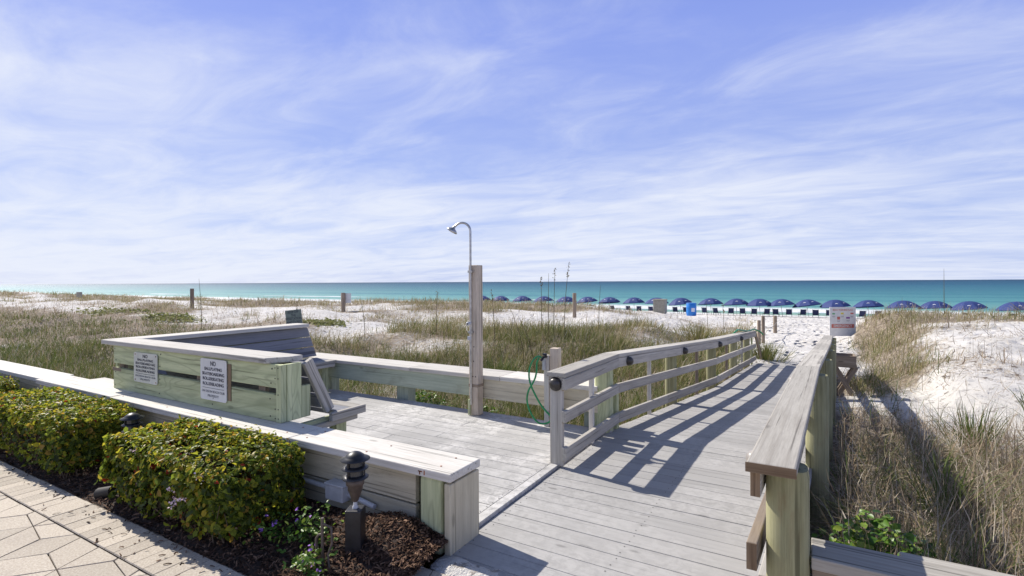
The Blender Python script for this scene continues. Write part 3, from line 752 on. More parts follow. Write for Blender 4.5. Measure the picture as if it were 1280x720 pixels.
# ------------------------------------------------------------------ corner bench
def bench():
    t = thing('corner_bench', 'L-shaped timber bench with green panelled back and slate slats on the deck', 'bench', (-4.7, 3.0, .02))
    X0, X1, YB = -6.04, -3.40, 2.46
    # front arm: the panelled back seen from the paving
    m = MB(); m.box((X0, YB - .02, .705), (X1 - .065, YB + .018, .884)); m.build('back_panel', M['green_wood'], t, .004)
    m = MB(); m.box((X0, YB - .022, .452), (X1 - .065, YB + .016, .660)); m.build('back_panel', M['green_wood'], t, .004)
    m = MB(); m.box((X1 - .062, YB - .027, .452), (X1 - .002, YB + .02, .884)); m.build('corner_trim', M['green_wood'], t, .004)
    m = MB(); m.box((X1 - .040, YB + .024, .452), (X1, YB + .15, .884)); m.box((X1 - .038, YB + .153, .452), (X1 - .003, YB + .235, .70)); m.split('end_panel', M['green_wood'], t, .004)
    m = MB()
    for x in (X0 + .02, -4.62, -3.75): m.box((x, YB + .022, .30), (x + .085, YB + .06, .884))
    m.split('back_stud', M['brown_wood'], t, .003)
    m = MB(); m.box((X0 - .01, YB - .025, .63), (X0 + .16, YB - .0235, .665)); m.build('cracked_strip', M['brown_wood'], t)
    # caps with mitred corner
    zc0, zc1 = .886, .930
    def slab(poly, name):
        mm = MB(); n = len(poly)
        mm.add([(p[0], p[1], zc0) for p in poly] + [(p[0], p[1], zc1) for p in poly], [tuple(reversed(range(n))), tuple(range(n, 2 * n))] + [(k, (k + 1) % n, n + (k + 1) % n, n + k) for k in range(n)],
               [(p[0] if abs(poly[0][0] - poly[1][0]) > 1 else p[1], p[1] if abs(poly[0][0] - poly[1][0]) > 1 else p[0], z) for z in (0, .04) for p in poly])
        mm.build(name, M['pale_wood'], t, .006)
    slab([(-6.24, YB - .05), (-3.56, YB - .05), (-3.46, YB + .10), (-3.46, YB + .21), (-5.975, YB + .20)], 'cap_board')
    slab([(-6.243, YB - .044), (-5.978, YB + .206), (-5.978, 4.72), (-6.243, 4.72)], 'cap_board')
    # front arm seat side: leaning slats, end brace, seat
    for k in range(3):
        a, b = k / 3 + .02, (k + 1) / 3 - .02
        def P(f): return (YB + .40 - .17 * f, .48 + .40 * f)
        (y0, z0), (y1, z1) = P(a), P(b)
        m = MB(); m.hexa([(-5.75, y0, z0), (X1 - .05, y0, z0), (X1 - .05, y0 - .03, z0 - .01), (-5.75, y0 - .03, z0 - .01), (-5.75, y1, z1), (X1 - .05, y1, z1), (X1 - .05, y1 - .03, z1 - .01), (-5.75, y1 - .03, z1 - .01)])
        m.build('back_slat', M['slat'], t, .003)
    m = MB(); m.board((X1 - .02, YB + .215, .884), (X1 - .02, YB + .43, .452), .04, .085, (0, 1, .35)); m.build('end_brace', M['grey_wood'], t, .004)
    ys = [(YB + .445, YB + .585), (YB + .59, YB + .71)]
    for (a, b) in ys:
        m = MB(); m.box((-5.53, a, .412), (X1 + .055, b, .45)); m.build('seat_board', M['slat'] if a < 2.95 else M['grey_wood'], t, .004)
    m = MB(); m.box((X1 + .058, YB + .36, .385), (X1 + .098, YB + .72, .452)); m.split('seat_edge', M['grey_wood'], t, .004)
    m = MB(); m.box((X1 - .03, YB + .10, .345), (X1 + .012, YB + .69, .408)); m.build('seat_bearer', M['green_wood'], t, .004)
    m = MB(); m.box((X1 + .016, YB + .20, .335), (X1 + .052, YB + .67, .378)); m.build('seat_bearer', M['grey_wood'], t, .004)
    for x in (X1 - .13, -4.7):
        m = MB(); m.box((x, YB + .52, .021), (x + .09, YB + .63, .343)); m.split('leg', M['green_wood'], t, .005)
    # left arm running away along the deck edge
    for k in range(3):
        a, b = k / 3 + .012, (k + 1) / 3 - .012
        xa, za, xb, zb = -5.965 - .085 * a, .47 + .412 * a, -5.965 - .085 * b, .47 + .412 * b
        m = MB(); m.hexa([(xa, 2.70, za), (xa, 4.74 + .09 * (1 - a), za), (xa - .03, 4.74 + .09 * (1 - a), za - .006), (xa - .03, 2.70, za - .006), (xb, 2.70, zb), (xb, 4.74 + .09 * (1 - b), zb), (xb - .03, 4.74 + .09 * (1 - b), zb - .006), (xb - .03, 2.70, zb - .006)])
        m.build('back_slat', M['slat'], t, .003)
    m = MB(); m.box((-6.20, 2.52, .30), (-6.16, 4.72, .884)); m.build('back_panel', M['green_wood'], t, .004)
    for k in range(3):
        x = -5.955 + k * .142
        m = MB(); m.box((x, 2.905 if k < 2 else 3.18, .415), (x + .136, 4.80 + .004 * k, .452)); m.build('seat_board', M['slat'] if k < 2 else M['grey_wood'], t, .004)
    m = MB(); m.box((-5.57, 3.18, .37), (-5.532, 4.78, .411)); m.box((-5.92, 4.765, .345), (-5.575, 4.798, .411)); m.split('seat_edge', M['grey_wood'], t, .004)
    for y in (3.4, 4.62):
        m = MB(); m.box((-5.69, y, .021), (-5.60, y + .1, .41)); m.box((-5.93, y, .021), (-5.86, y + .1, .41)); m.split('leg', M['green_wood'], t, .005)
    m = MB()
    for x in (-6.0, -5.15, -4.3, -3.52):
        for z in (.49, .62, .74, .85):
            m.lathe([(.0, .0025), (.006, .002), (.006, 0)], (x + rng.uniform(-.02, .02), YB - .022, z), 8, rot=Matrix.Rotation(R(90), 3, 'X'))
    for z in (.48, .55, .66, .78, .86):
        for x in (-3.475, -3.44): m.lathe([(.0, .0025), (.005, .002), (.005, 0)], (x + .004, YB - .027, z), 8, rot=Matrix.Rotation(R(90), 3, 'X'))
    m.split('screw', M['screw'], t)
bench()

# signs screwed to the bench back
def notice(x0, x1, z0, z1, label, lines, face, worn):
    y = 2.432
    t = thing('notice_sign', label, 'sign', ((x0 + x1) / 2, y, z0), 'notices on the bench back')
    m = MB(); n = 5; pts = []; r = .022
    for (cx, cz, a0) in ((x1 - r, z1 - r, 0), (x0 + r, z1 - r, 90), (x0 + r, z0 + r, 180), (x1 - r, z0 + r, 270)):
        for k in range(n): a = R(a0 + 90 * k / (n - 1)); pts.append((cx + r * math.cos(a), cz + r * math.sin(a)))
    k = len(pts)
    m.add([(p[0], y, p[1]) for p in pts] + [(p[0], y - .006, p[1]) for p in pts], [tuple(range(k)), tuple(reversed(range(k, 2 * k)))] + [(i, k + i, k + (i + 1) % k, (i + 1) % k) for i in range(k)], [(p[0], p[1], 0) for p in pts] * 2)
    m.build('sign_plate', face, t)
    W = x1 - x0; Hh = z1 - z0; cx = (x0 + x1) / 2
    for (txt, f, sz, width, ink) in lines:
        o = text_obj(txt, sz * Hh, ink, t, (cx, y - .0072, z1 - f * Hh), (1, 0, 0), (0, 0, 1))
        xs = [v.co.x for v in o.data.vertices]; w = max(xs) - min(xs); mid = (max(xs) + min(xs)) / 2
        for v in o.data.vertices: v.co.x = (v.co.x - mid) * (width * W / w) + mid
    m = MB(); m.box((x0 + .09 * W, y - .0078, z1 - .705 * Hh - .0012), (x1 - .09 * W, y - .0062, z1 - .705 * Hh + .0012)); m.build('rule_line', M['ink'], t)
    m = MB()
    for xx in ((x0 + .028, x1 - .022) if worn else (cx,)):
        for zz in (z0 + .02, z1 - .02): m.lathe([(0, .003), (.006, .002), (.006, 0)], (xx, y - .006, zz), 8, rot=Matrix.Rotation(R(90), 3, 'X'))
    m.split('screw', M['rust'] if worn else M['steel'], t)
def lines(sk):
    return [('NO', .115, .15, .20, M['ink']), ('BALLPLAYING', .245, .105, .66, M['ink']), (sk, .365, .105, .84, M['ink']), ('ROLLERSKATING', .485, .105, .80, M['ink']),
            ('ROLLERBLADING', .61, .105, .80, M['ink']), ('ON DESTIN BEACH CLUB', .79, .075, .86, M['ink_grey']), ('PROPERTY', .895, .08, .42, M['ink_grey'])]
notice(-5.60, -5.17, .565, .845, 'yellowed white notice with a missing letter, near the corner of the bench back', lines('SKATEBOARD NG'), M['sign_dirty'], True)
notice(-4.46, -4.085, .525, .868, 'cleaner white no ballplaying notice with a brown strip beside it', lines('SKATEBOARDING'), M['sign'], False)
m = MB(); m.box((-4.081, 2.434, .545), (-4.035, 2.4375, .842)); 
o = m.build('backing_strip', M['end_grain'], loc=(-4.06, 2.436, .54)); tag(o, 'narrow brown wood strip standing out behind the cleaner notice', 'wood strip')

# ------------------------------------------------------------------ railings
LP = [Vector((-1.69, 3.73, 0)), Vector((-1.672, 5.0, 0)), Vector((-1.27, 8.6, -.19)), Vector((-1.10, 13.4, -.46))]
RP = [Vector((-.165, 2.13, .045)), Vector((-.045, 4.97, .012)), Vector((.145, 8.6, -.18)), Vector((.335, 13.4, -.50))]
def on(path, y):
    for a, b in zip(path[:-1], path[1:]):
        if y <= b.y or b is path[-1]:
            f = (y - a.y) / (b.y - a.y); return a + (b - a) * f
def run(name, path, z0, z1, x0, x1, mat, t, splits=(), bev=.005):
    """a rail following the path: one part, made of straight boards butted end to end"""
    ys = sorted([p.y for p in path] + list(splits)); m = MB()
    for a, b in zip(ys[:-1], ys[1:]):
        p, q = on(path, a), on(path, b)
        g = .0015
        d = (q - p).normalized() * g
        p = p + d; q = q - d
        m.hexa([p + Vector((x0, 0, z0)), q + Vector((x0, 0, z0)), q + Vector((x1, 0, z0)), p + Vector((x1, 0, z0)),
                p + Vector((x0, 0, z1)), q + Vector((x0, 0, z1)), q + Vector((x1, 0, z1)), p + Vector((x1, 0, z1))])
    return m.build(name, mat, t, bev)
def pile(m, x, y, z0, z1, r=.085, sq=3.4):
    """rounded timber pile"""
    n = 20; ring = []
    for k in range(n):
        th = 2 * math.pi * k / n + .1; c, s_ = math.cos(th), math.sin(th)
        rr = r / ((abs(c) ** sq + abs(s_) ** sq) ** (1 / sq)); ring.append((rr * c, rr * s_))
    vs, gs = [], []
    zs = [z0, (z0 + z1) / 2, z1 - .03, z1]
    for i, z in enumerate(zs):
        k = 1 if i < 3 else .93
        for (a, b) in ring: vs.append((x + a * k, y + b * k, z)); gs.append((z, a, b))
    fs = []
    for i in range(3):
        for k in range(n): fs.append((i * n + k, i * n + (k + 1) % n, (i + 1) * n + (k + 1) % n, (i + 1) * n + k))
    m.add(vs, fs, gs, 0, True); m.add([v for v in vs[3 * n:]], [tuple(range(n))], gs[3 * n:], 0)

def rail_left():
    t = thing('handrail', 'long grey three-rail timber handrail on the dune side of the boardwalk', 'handrail', (-1.7, 3.75, 0))
    pt = [LP[0] + Vector((-.005, 0, 0))] + LP[1:]
    run('cap_rail', pt, .730, .768, -.150, .018, M['grey_wood'], t, (7.1, 10.9))
    run('top_rail', LP, .632, .727, -.022, .016, M['grey_wood'], t, (6.9, 10.4))
    run('middle_rail', LP, .372, .466, -.022, .016, M['grey_wood'], t, (7.6, 11.2))
    run('kerb_rail', LP, .072, .172, -.022, .016, M['grey_wood'], t, (6.4, 9.9))
    m = MB(); m.box((-1.826, 3.752, .012), (-1.716, 3.795, .728)); m.build('end_post', M['grey_wood'], t, .006)
    m = MB()
    for z in (.11, .40, .66): m.box((-1.714, 3.742, z - .035), (-1.7, 3.78, z + .03))
    m.split('rail_bracket', M['brown_wood'], t)
    for y in (4.92, 6.85, 8.75, 10.9, 12.7):
        p = on(LP, y); m = MB(); pile(m, p.x - .115 - (.0 if y < 6 else -.01), y, p.z - .75, p.z + .728, .086 if y < 6 else .07); m.build('post', M['green_wood'] if y < 6 else M['pile_wood'], t)
    m = MB(); p = on(LP, 5.06); m.box((p.x - .065, 5.03, -.4), (p.x - .026, 5.10, .40)); m.build('post', M['green_wood'], t, .004)
    for y, mt in ((4.42, 'pale_wood'), (5.95, 'pale_wood'), (7.75, 'brown_wood'), (9.8, 'brown_wood'), (11.6, 'grey_wood'), (13.1, 'green_wood')):
        p = on(LP, y); m = MB(); m.box((p.x - .065, y - .02, p.z - .5 if y > 5 else .02), (p.x - .026, y + .02, p.z + .728)); m.build('baluster', M[mt], t, .003)
    p = on(LP, 13.4); m = MB()
    m.board(p + Vector((-.01, .02, .70)), p + Vector((.10, .62, -.05)), .04, .09, (0, 0, 1)); m.build('end_brace', M['brown_wood'], t, .003)
rail_left()

def rail_right():
    t = thing('handrail', 'grey timber handrail on the right side of the boardwalk ending at a rounded green post', 'handrail', (-.08, 2.3, 0))
    c = .168
    run('cap_rail', RP, .728, .768, -.045, c - .045, M['grey_wood'], t, (7.2, 10.4), .007)
    run('top_rail', [RP[0] + Vector((-.0, .035, 0))] + RP[1:], .625, .725, -.035, .003, M['grey_wood'], t, (6.6, 10.2))
    run('middle_rail', [RP[0] + Vector((-.012, .015, 0))] + RP[1:], .350, .455, -.035, .003, M['brown_wood'], t, (6.9, 10.6))
    run('kerb_rail', [Vector((RP[0].x, 2.5, .04))] + RP[1:], .060, .16, -.035, .003, M['grey_wood'], t, (6.4, 9.9))
    m = MB()
    for a, b in ((-.047, .124),): m.box((RP[0].x + a, 2.126, .775), (RP[0].x + b, 2.1285, .811))
    m.split('end_grain', M['end_grain'], t)
    m = MB(); m.box((RP[0].x - .033, 2.161, .672), (RP[0].x + .001, 2.1635, .768)); m.box((RP[0].x - .046, 2.141, .398), (RP[0].x - .010, 2.1435, .499)); m.split('end_grain', M['end_grain'], t)
    for i, y in enumerate((2.29, 4.80, 6.3, 7.9, 9.6, 11.4, 13.1)):
        p = on(RP, y); m = MB(); pile(m, p.x + (.082 if i == 0 else .105), y, p.z - 1.0, p.z + .726, .076 if i == 0 else .082, 3.2 if i == 0 else 2.6); m.build('post', M['pile_wood'], t)
rail_right()

def dome(p, normal, label, mat, r=.05, depth=.055, hood=False):
    t = thing('rail_light', label, 'light', p, 'dome lights on the handrails')
    rot = Vector(normal).normalized().to_track_quat('Z', 'Y').to_matrix()
    prof = [(r, 0), (r, depth * .15), (r * .97, depth * .4), (r * .82, depth * .72), (r * .5, depth * .93), (.001, depth)]
    m = MB(); m.lathe(prof, p, 20, rot=rot); m.build('shell', mat, t)
    m = MB(); m.lathe([(r * 1.08, .0), (r * 1.08, .006), (r * .9, .008)], p, 20, rot=rot); m.build('base_ring', mat, t)
dome((-1.772, 3.750, .672), (0, -1, 0), 'dark round dome light facing out from the near end post of the left handrail', M['dome'], .053, .05)
for i, (y, w) in enumerate(((5.22, 'nearest'), (7.0, 'second nearest'), (8.75, 'third nearest'), (11.0, 'farthest'))):
    p = on(LP, y); dome((p.x + .017, y, p.z + .68), (1, -.05, 0), w + ' dark dome light on the inner face of the long left handrail', M['dome'], .046, .055)
p = on(RP, 2.42); dome((p.x - .036, 2.42, p.z + .69), (-1, 0, 0), 'pale grey dome light low beside the near end of the right handrail', M['dome_light'], .042, .05)
p = on(RP, 4.62); dome((p.x - .036, 4.62, p.z + .685), (-1, 0, 0), 'pale dome light on the right handrail where the ramp begins', M['dome_light'], .042, .05)

# ------------------------------------------------------------------ shower, hose post
def shower():
    t = thing('outdoor_shower', 'tall weathered shower post with gooseneck steel shower head on the deck', 'shower', (-3.19, 4.76, .02))
    m = MB(); m.box((-3.278, 4.69, .021), (-3.162, 4.80, 1.685)); m.build('post', M['post_wood'], t, .006)
    m = MB(); px, py = -3.238, 4.672
    pts = [(px, py, .14), (px, py, 1.0), (px, py, 1.6), (px, py, 1.9), (px, py, 2.06)]
    hx, hy = -.93, -.37                       # the neck bends over the deck
    for k in range(1, 10):
        a = R(14 * k + 0); rr = .095; pts.append((px + hx * rr * (1 - math.cos(a)), py + hy * rr * (1 - math.cos(a)), 2.06 + rr * math.sin(a)))
    e = Vector(pts[-1]); d = Vector((hx * .75, hy * .75, -.62)).normalized(); pts.append(tuple(e + d * .05))
    m.tube(pts, .0125, 10); m.build('riser_pipe', M['steel'], t)
    q = e + d * .04
    dn = Vector((hx * .45, hy * .45, -.72)).normalized(); rot = dn.to_track_quat('Z', 'Y').to_matrix()
    m = MB(); m.lathe([(.014, -.01), (.018, .015), (.045, .03), (.062, .045), (.064, .058), (.056, .062)], q, 24, rot=rot); m.build('shower_head', M['steel'], t)
    m = MB(); m.lathe([(.055, .0615), (.03, .066), (.001, .066)], q, 24, rot=rot)
    m.build('spray_plate', M['galv'], t)
    for z in (1.60, .93): 
        m = MB(); m.box((px - .028, py - .017, z), (px + .028, py + .02, z + .025)); m.build('pipe_clip', M['steel'], t)
    m = MB(); m.lathe([(.02, 0), (.022, .01), (.022, .05), (.012, .055)], (px, py - .012, 1.04), 12, rot=Matrix.Rotation(R(90), 3, 'X')); m.build('valve', M['galv'], t)
    m = MB(); m.box((px - .012, py - .05, .86), (px + .012, py - .015, .90)); m.build('pull_handle', M['galv'], t)
    m = MB(); m.box((-3.281, 4.687, .335), (-3.159, 4.803, .365)); m.build('strap', M['brown_wood'], t)
    m = MB()
    for (x, z) in ((-3.215, .62), (-3.19, .45), (-3.225, .45), (-3.21, .78)): m.lathe([(0, .004), (.007, .003), (.007, 0)], (x, 4.69, z), 8, rot=Matrix.Rotation(R(90), 3, 'X'))
    m.split('screw', M['screw'], t)
    m = MB(); m.tube([(px - .02, py - .005, .03), (px - .02, py - .005, .20)], .016, 8); m.build('pipe_foot', M['green_wood'], t)
shower()

def hose_post():
    t = thing('hose_post', 'pale square hose post standing behind the near end of the left handrail', 'post', (-2.3, 4.74, 0))
    m = MB(); m.box((-2.285, 4.70, -.3), (-2.195, 4.79, .82)); m.build('post', M['post_wood'], t, .005)
    m = MB(); m.box((-2.345, 4.685, -.1), (-2.29, 4.725, .75)); m.build('side_board', M['pale_wood'], t, .004)
    m = MB(); m.tube([(-2.315, 4.684, .735), (-2.315, 4.62, .735), (-2.335, 4.60, .70)], .012, 8); m.lathe([(.001, .02), (.022, .02), (.022, 0), (.001, 0)], (-2.315, 4.65, .75), 10); m.build('tap', M['black'], t)
    m = MB(); m.box((-2.348, 4.655, .60), (-2.32, 4.683, .73)); m.build('pipe', M['galv'], t)
    h = MB(); pts = []
    cx, cy, cz = -2.36, 4.615, .50
    for k in range(60):                           # a long loop hanging in a twisted oval
        a = 2 * math.pi * k / 59 * 1.52 + R(70)
        pts.append((cx + .055 + .085 * math.sin(a * 1.0 + .4) * (1 if k < 40 else .8) * (-1 if k < 22 else 1), cy - .02 * math.sin(a * 2) - k * .0006, cz - .045 + .29 * math.sin(a)))
    pts = [(-2.33, 4.60, .735), (-2.37, 4.60, .745), (-2.42, 4.59, .70), (-2.455, 4.585, .62), (-2.46, 4.58, .53), (-2.435, 4.58, .44), (-2.38, 4.58, .34), (-2.32, 4.585, .25), (-2.27, 4.59, .20),
           (-2.22, 4.59, .15), (-2.24, 4.575, .10), (-2.33, 4.565, .08), (-2.40, 4.56, .13), (-2.455, 4.56, .22), (-2.475, 4.56, .31), (-2.455, 4.56, .40), (-2.42, 4.565, .46), (-2.385, 4.57, .53), (-2.37, 4.575, .61), (-2.37, 4.58, .68), (-2.35, 4.59, .735)]
    sm = []
    for i in range(len(pts) - 1):
        p0, p1, p2, p3 = [Vector(pts[max(0, min(len(pts) - 1, i + j))]) for j in (-1, 0, 1, 2)]
        for f in (0, .33, .66):
            sm.append(0.5 * ((2 * p1) + (-p0 + p2) * f + (2 * p0 - 5 * p1 + 4 * p2 - p3) * f * f + (-p0 + 3 * p1 - 3 * p2 + p3) * f ** 3))
    sm.append(Vector(pts[-1]))
    h.tube(sm, .0092, 10); o = h.build('garden_hose', M['hose'], loc=(-2.35, 4.6, .1))
    tag(o, 'green garden hose hanging in loops from the hose post tap', 'hose')
    e = on(LP, 13.2); h = MB()
    b = on(LP, 11.2)
    h.tube([b + Vector((-.16, 0, -.1)), b + Vector((-.14, 0, .4)), b + Vector((-.17, .1, .74)), b + Vector((-.12, .5, .80)), e + Vector((-.1, -.5, .80)), e + Vector((0, 0, .81)), e + Vector((.10, .25, .74)), e + Vector((.16, .35, .66))], .018, 8)
    tag(h.build('garden_hose', M['hose'], loc=tuple(b)), 'green hose draped over the far low end of the left handrail', 'hose')
hose_post()

# ------------------------------------------------------------------ path lights and bed fittings
def path_light(x, y, z, label):
    t = thing('path_light', label, 'path light', (x, y, z), 'path lights in the planting bed')
    m = MB(); m.board((x, y, z), (x, y, z + .305), .088, .088, (math.sin(R(62)), math.cos(R(62)), 0)); m.build('post', M['black'], t, .006)
    m = MB(); m.lathe([(.016, .304), (.015, .315), (.011, .32), (.011, .345)], (x, y, z), 16); m.build('collar', M['galv'], t)
    m = MB(); m.lathe([(.012, .34), (.020, .352), (.036, .40), (.040, .405), (.040, .43), (.048, .435), (.050, .47), (.001, .472)], (x, y, z), 20); m.build('stem_cup', M['bronze'], t)
    for h in (.478, .528):
        m = MB(); m.lathe([(.046, h + .004), (.071, h - .006), (.072, h - .003), (.050, h + .008), (.046, h + .008)], (x, y, z), 24); m.build('louvre', M['black'], t)
    m = MB(); m.lathe([(.043, .472), (.043, .578)], (x, y, z), 20); m.build('lens', M['lens'], t)
    m = MB()
    for k in range(3):
        a = 2.1 * k + .5; m.tube([(x + .052 * math.cos(a), y + .052 * math.sin(a), z + .47), (x + .048 * math.cos(a), y + .048 * math.sin(a), z + .58)], .005, 6)
    m.split('rib', M['black'], t)
    m = MB(); m.lathe([(.046, .580), (.079, .571), (.080, .574), (.052, .583), (.049, .592), (.030, .606), (.012, .613), (.001, .614)], (x, y, z), 24); m.build('hat', M['black'], t)
path_light(-2.145, 1.985, -.035, 'black louvred path light on a square post near the end of the low wall')
path_light(-4.60, 1.98, -.13, 'black louvred path light half hidden between the two larger hedges')

def bed_fittings():
    t = thing('junction_box', 'grey electrical box with conduit on the wall plank behind the path light', 'junction box', (-2.56, 2.24, .1))
    m = MB(); m.box((-2.66, 2.21, .13), (-2.50, 2.288, .22)); m.build('box', M['galv'], t, .006)
    m = MB(); m.box((-2.665, 2.205, .222), (-2.495, 2.289, .235)); m.build('lid', M['galv'], t, .004)
    m = MB(); m.tube([(-2.66, 2.262, .18), (-3.6, 2.262, .185)], .016, 10); m.tube([(-2.50, 2.262, .17), (-2.28, 2.262, .14)], .016, 10); m.build('conduit', M['galv'], t)
    h = MB(); x, y = -2.205, 1.815
    h.tube([(x, y, -.02), (x, y, .27)], .008, 8); h.tube([(x - .035, y - .01, -.02), (x - .035, y - .01, .16), (x - .02, y - .005, .18), (x + .002, y, .185)], .007, 8)
    h.tube([(x + .005, y, .24), (x + .045, y + .02, .22), (x + .05, y + .02, .14), (x + .03, y + .01, .08), (x + .05, y, .03), (x + .06, y, -.02)], .006, 8)
    tag(h.build('garden_stake', M['bronze'], loc=(x, y, 0)), 'thin rusty stake and bent pipe standing in the mulch before the path light', 'stake')
    t = thing('dripper_stake', 'thin black dripper stake with a blue tip between the two larger hedges', 'dripper', (-4.25, 1.78, 0))
    m = MB(); m.tube([(-4.22, 1.74, 0), (-4.25, 1.78, .10), (-4.29, 1.80, .15)], .006, 6); m.build('stake', M['rubber'], t)
    m = MB(); m.lathe([(.001, 0), (.014, .004), (.016, .02), (.008, .034), (.001, .036)], (-4.295, 1.80, .145), 10); m.build('tip', M['blue_tip'], t)
    m = MB(); m.tube([(-4.33, 1.66, .02), (-4.20, 1.69, .055)], [.040, .036], 12); 
    tag(m.build('drain_pipe', M['rubber'], loc=(-4.3, 1.67, 0)), 'short black pipe end lying in mulch by the paving edge', 'pipe')
    m = MB(); r = random.Random(4)
    for (cx, cy, s_) in ((-1.80, 2.19, .05), (-1.63, 2.20, .045), (-1.60, 2.155, .03)):
        pass
bed_fittings()

# ------------------------------------------------------------------ leaves, hedges, plants
def leaves(name, P, N, size, tint, mat, parent, aspect=.55, fold=.25, rs=None):
    """P points, N facing normals, each a folded six-point leaf"""
    n = len(P); rs = rs or np.random.default_rng(1)
    N = N / np.linalg.norm(N, axis=1)[:, None]
    a = rs.normal(0, 1, (n, 3)); a -= N * (a * N).sum(1)[:, None]; a /= np.linalg.norm(a, axis=1)[:, None]
    s = np.cross(N, a); L = size[:, None]; W = L * aspect / 2
    base = P - a * L / 2; tip = P + a * L / 2 - N * L * .08
    m1 = P - a * L * .08 - N * L * 0.0
    l1 = P - a * L * .10 + s * W + N * W * fold; r1 = P - a * L * .10 - s * W + N * W * fold
    l2 = P + a * L * .22 + s * W * .8 + N * W * fold * .8; r2 = P + a * L * .22 - s * W * .8 + N * W * fold * .8
    V = np.stack([base, l1, l2, tip, r2, r1], 1).reshape(-1, 3); b = np.arange(n)[:, None] * 6
    q = np.concatenate([b + np.array([[0, 1, 2, 3]]), b + np.array([[0, 3, 4, 5]])])
    return np_mesh(name, V, q, E0, mat, {'tint': np.repeat(tint, 6)}, parent)

def hedge(x0, x1, y0, y1, h, label, n, seed):
    r = np.random.default_rng(seed)
    t = thing('hedge', label, 'hedge', ((x0 + x1) / 2, (y0 + y1) / 2, 0), 'clipped hedges along the low wall')
    lx, ly, hz = (x1 - x0) / 2, (y1 - y0) / 2, h / 2
    # points in a soft-edged box, most of them near its skin
    u = r.uniform(-1, 1, (n * 3, 3)); k = 6.5
    rad = (np.abs(u) ** k).sum(1) ** (1 / k)
    u = u / rad[:, None]
    depth = r.uniform(0, 1, n * 3) ** 1.7
    bump = 1 + .15 * (vnoise(u[:, 0] * 4 * lx / .3 + seed, u[:, 1] * 4 + u[:, 2] * 3, seed) - .5) + .11 * (vnoise(u[:, 0] * 13 * lx / .3, u[:, 1] * 11 + u[:, 2] * 9, seed + 3) - .5)
    sc = (1 - .34 * depth) * bump
    sc = sc * np.where(r.uniform(0, 1, n * 3) < .05, 1 + .10 * r.uniform(0, 1, n * 3), 1)
    dens = np.interp(u[:, 2], [-1, -.85, -.5, -.05, .3], [.06, .18, .45, .8, 1.0])
    gp = fbm((u[:, 0] * lx + u[:, 2] * .21) / .13 + seed, (u[:, 1] * ly + u[:, 2] * .35) / .12, seed + 40, 2)
    dens = dens * (.12 + .88 * ss(.30, .50, gp))
    keep = np.flatnonzero(r.uniform(0, 1, n * 3) < dens)[:n]
    u, sc, depth = u[keep], sc[keep], depth[keep]
    P = u * np.array([lx, ly, hz]) * np.stack([1 - (1 - sc) * .30 / lx * .5, sc, sc], 1) + np.array([(x0 + x1) / 2, (y0 + y1) / 2, hz + .03])
    Nn = np.sign(u) * np.abs(u) ** 4 * 1.0 + r.normal(0, .55, u.shape) + np.array([-.15, .1, .45])
    size = np.clip(r.lognormal(-3.36, .30, len(u)), .018, .062) * np.where(u[:, 2] > .6, .85, 1.1)
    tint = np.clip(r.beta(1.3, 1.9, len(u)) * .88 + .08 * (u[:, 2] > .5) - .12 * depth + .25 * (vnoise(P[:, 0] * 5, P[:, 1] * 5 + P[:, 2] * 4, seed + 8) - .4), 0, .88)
    red = r.uniform(0, 1, len(u)); tint = np.where(red < .010, 1.0, np.where(red < .06, .92, tint))
    ns = int(46 * (x1 - x0)); SP, SN, SS_, ST = [], [], [], []; m = MB(); rr = random.Random(seed)
    for _ in range(ns):                                           # stray shoots above the clipped top
        bx, by = r.uniform(x0 + .05, x1 - .05), r.uniform(y0 + .04, y1 - .04); tip = np.array([bx + r.normal(0, .02), by + r.normal(0, .02), h + r.uniform(.005, .055)])
        m.tube([(bx, by, h - .08), tuple(tip)], [.002, .0012], 4, cap=False)
        for q in range(5):
            SP.append(tip - np.array([0, 0, .014 * q]) + r.normal(0, .010, 3)); SN.append(r.normal(0, .8, 3) + np.array([0, 0, .5])); SS_.append(r.uniform(.022, .040)); ST.append(r.choice([.55, .7, .8, .92, .35]))
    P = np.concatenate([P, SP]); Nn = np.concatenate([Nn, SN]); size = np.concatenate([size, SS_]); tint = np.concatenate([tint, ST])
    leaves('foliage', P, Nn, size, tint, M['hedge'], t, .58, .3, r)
    nst = int(230 * (x1 - x0))
    for _ in range(nst):
        x = rr.uniform(x0 + .06, x1 - .06); y = rr.uniform(y0 + .06, y1 - .04)
        b = Vector((x, y, rr.uniform(-.02, .08))); e = b + Vector((rr.uniform(-.10, .10), rr.uniform(-.10, .10), rr.uniform(.15, h - .08)))
        e.x = min(max(e.x, x0 + .02), x1 - .02); e.y = min(max(e.y, y0 + .02), y1 - .02)
        mid = (b + e) / 2 + Vector((rr.uniform(-.03, .03), rr.uniform(-.03, .03), 0))
        m.tube([b, mid, e], [.005, .0035, .0015], 4, cap=False)
    m.build('stems', M['twig'], t)
    return t
H1 = hedge(-4.24, -2.76, 1.60, 2.215, .45, 'largest clipped hedge, with a few pink flowers and red leaves', 13500, 11)
H2 = hedge(-6.75, -4.86, 1.60, 2.19, .44, 'clipped green and yellow hedge in the middle of the row of three', 14500, 12)
H3 = hedge(-9.3, -7.35, 1.62, 2.15, .42, 'yellow-green hedge at the left edge of the photo, farthest along the wall', 12000, 13)
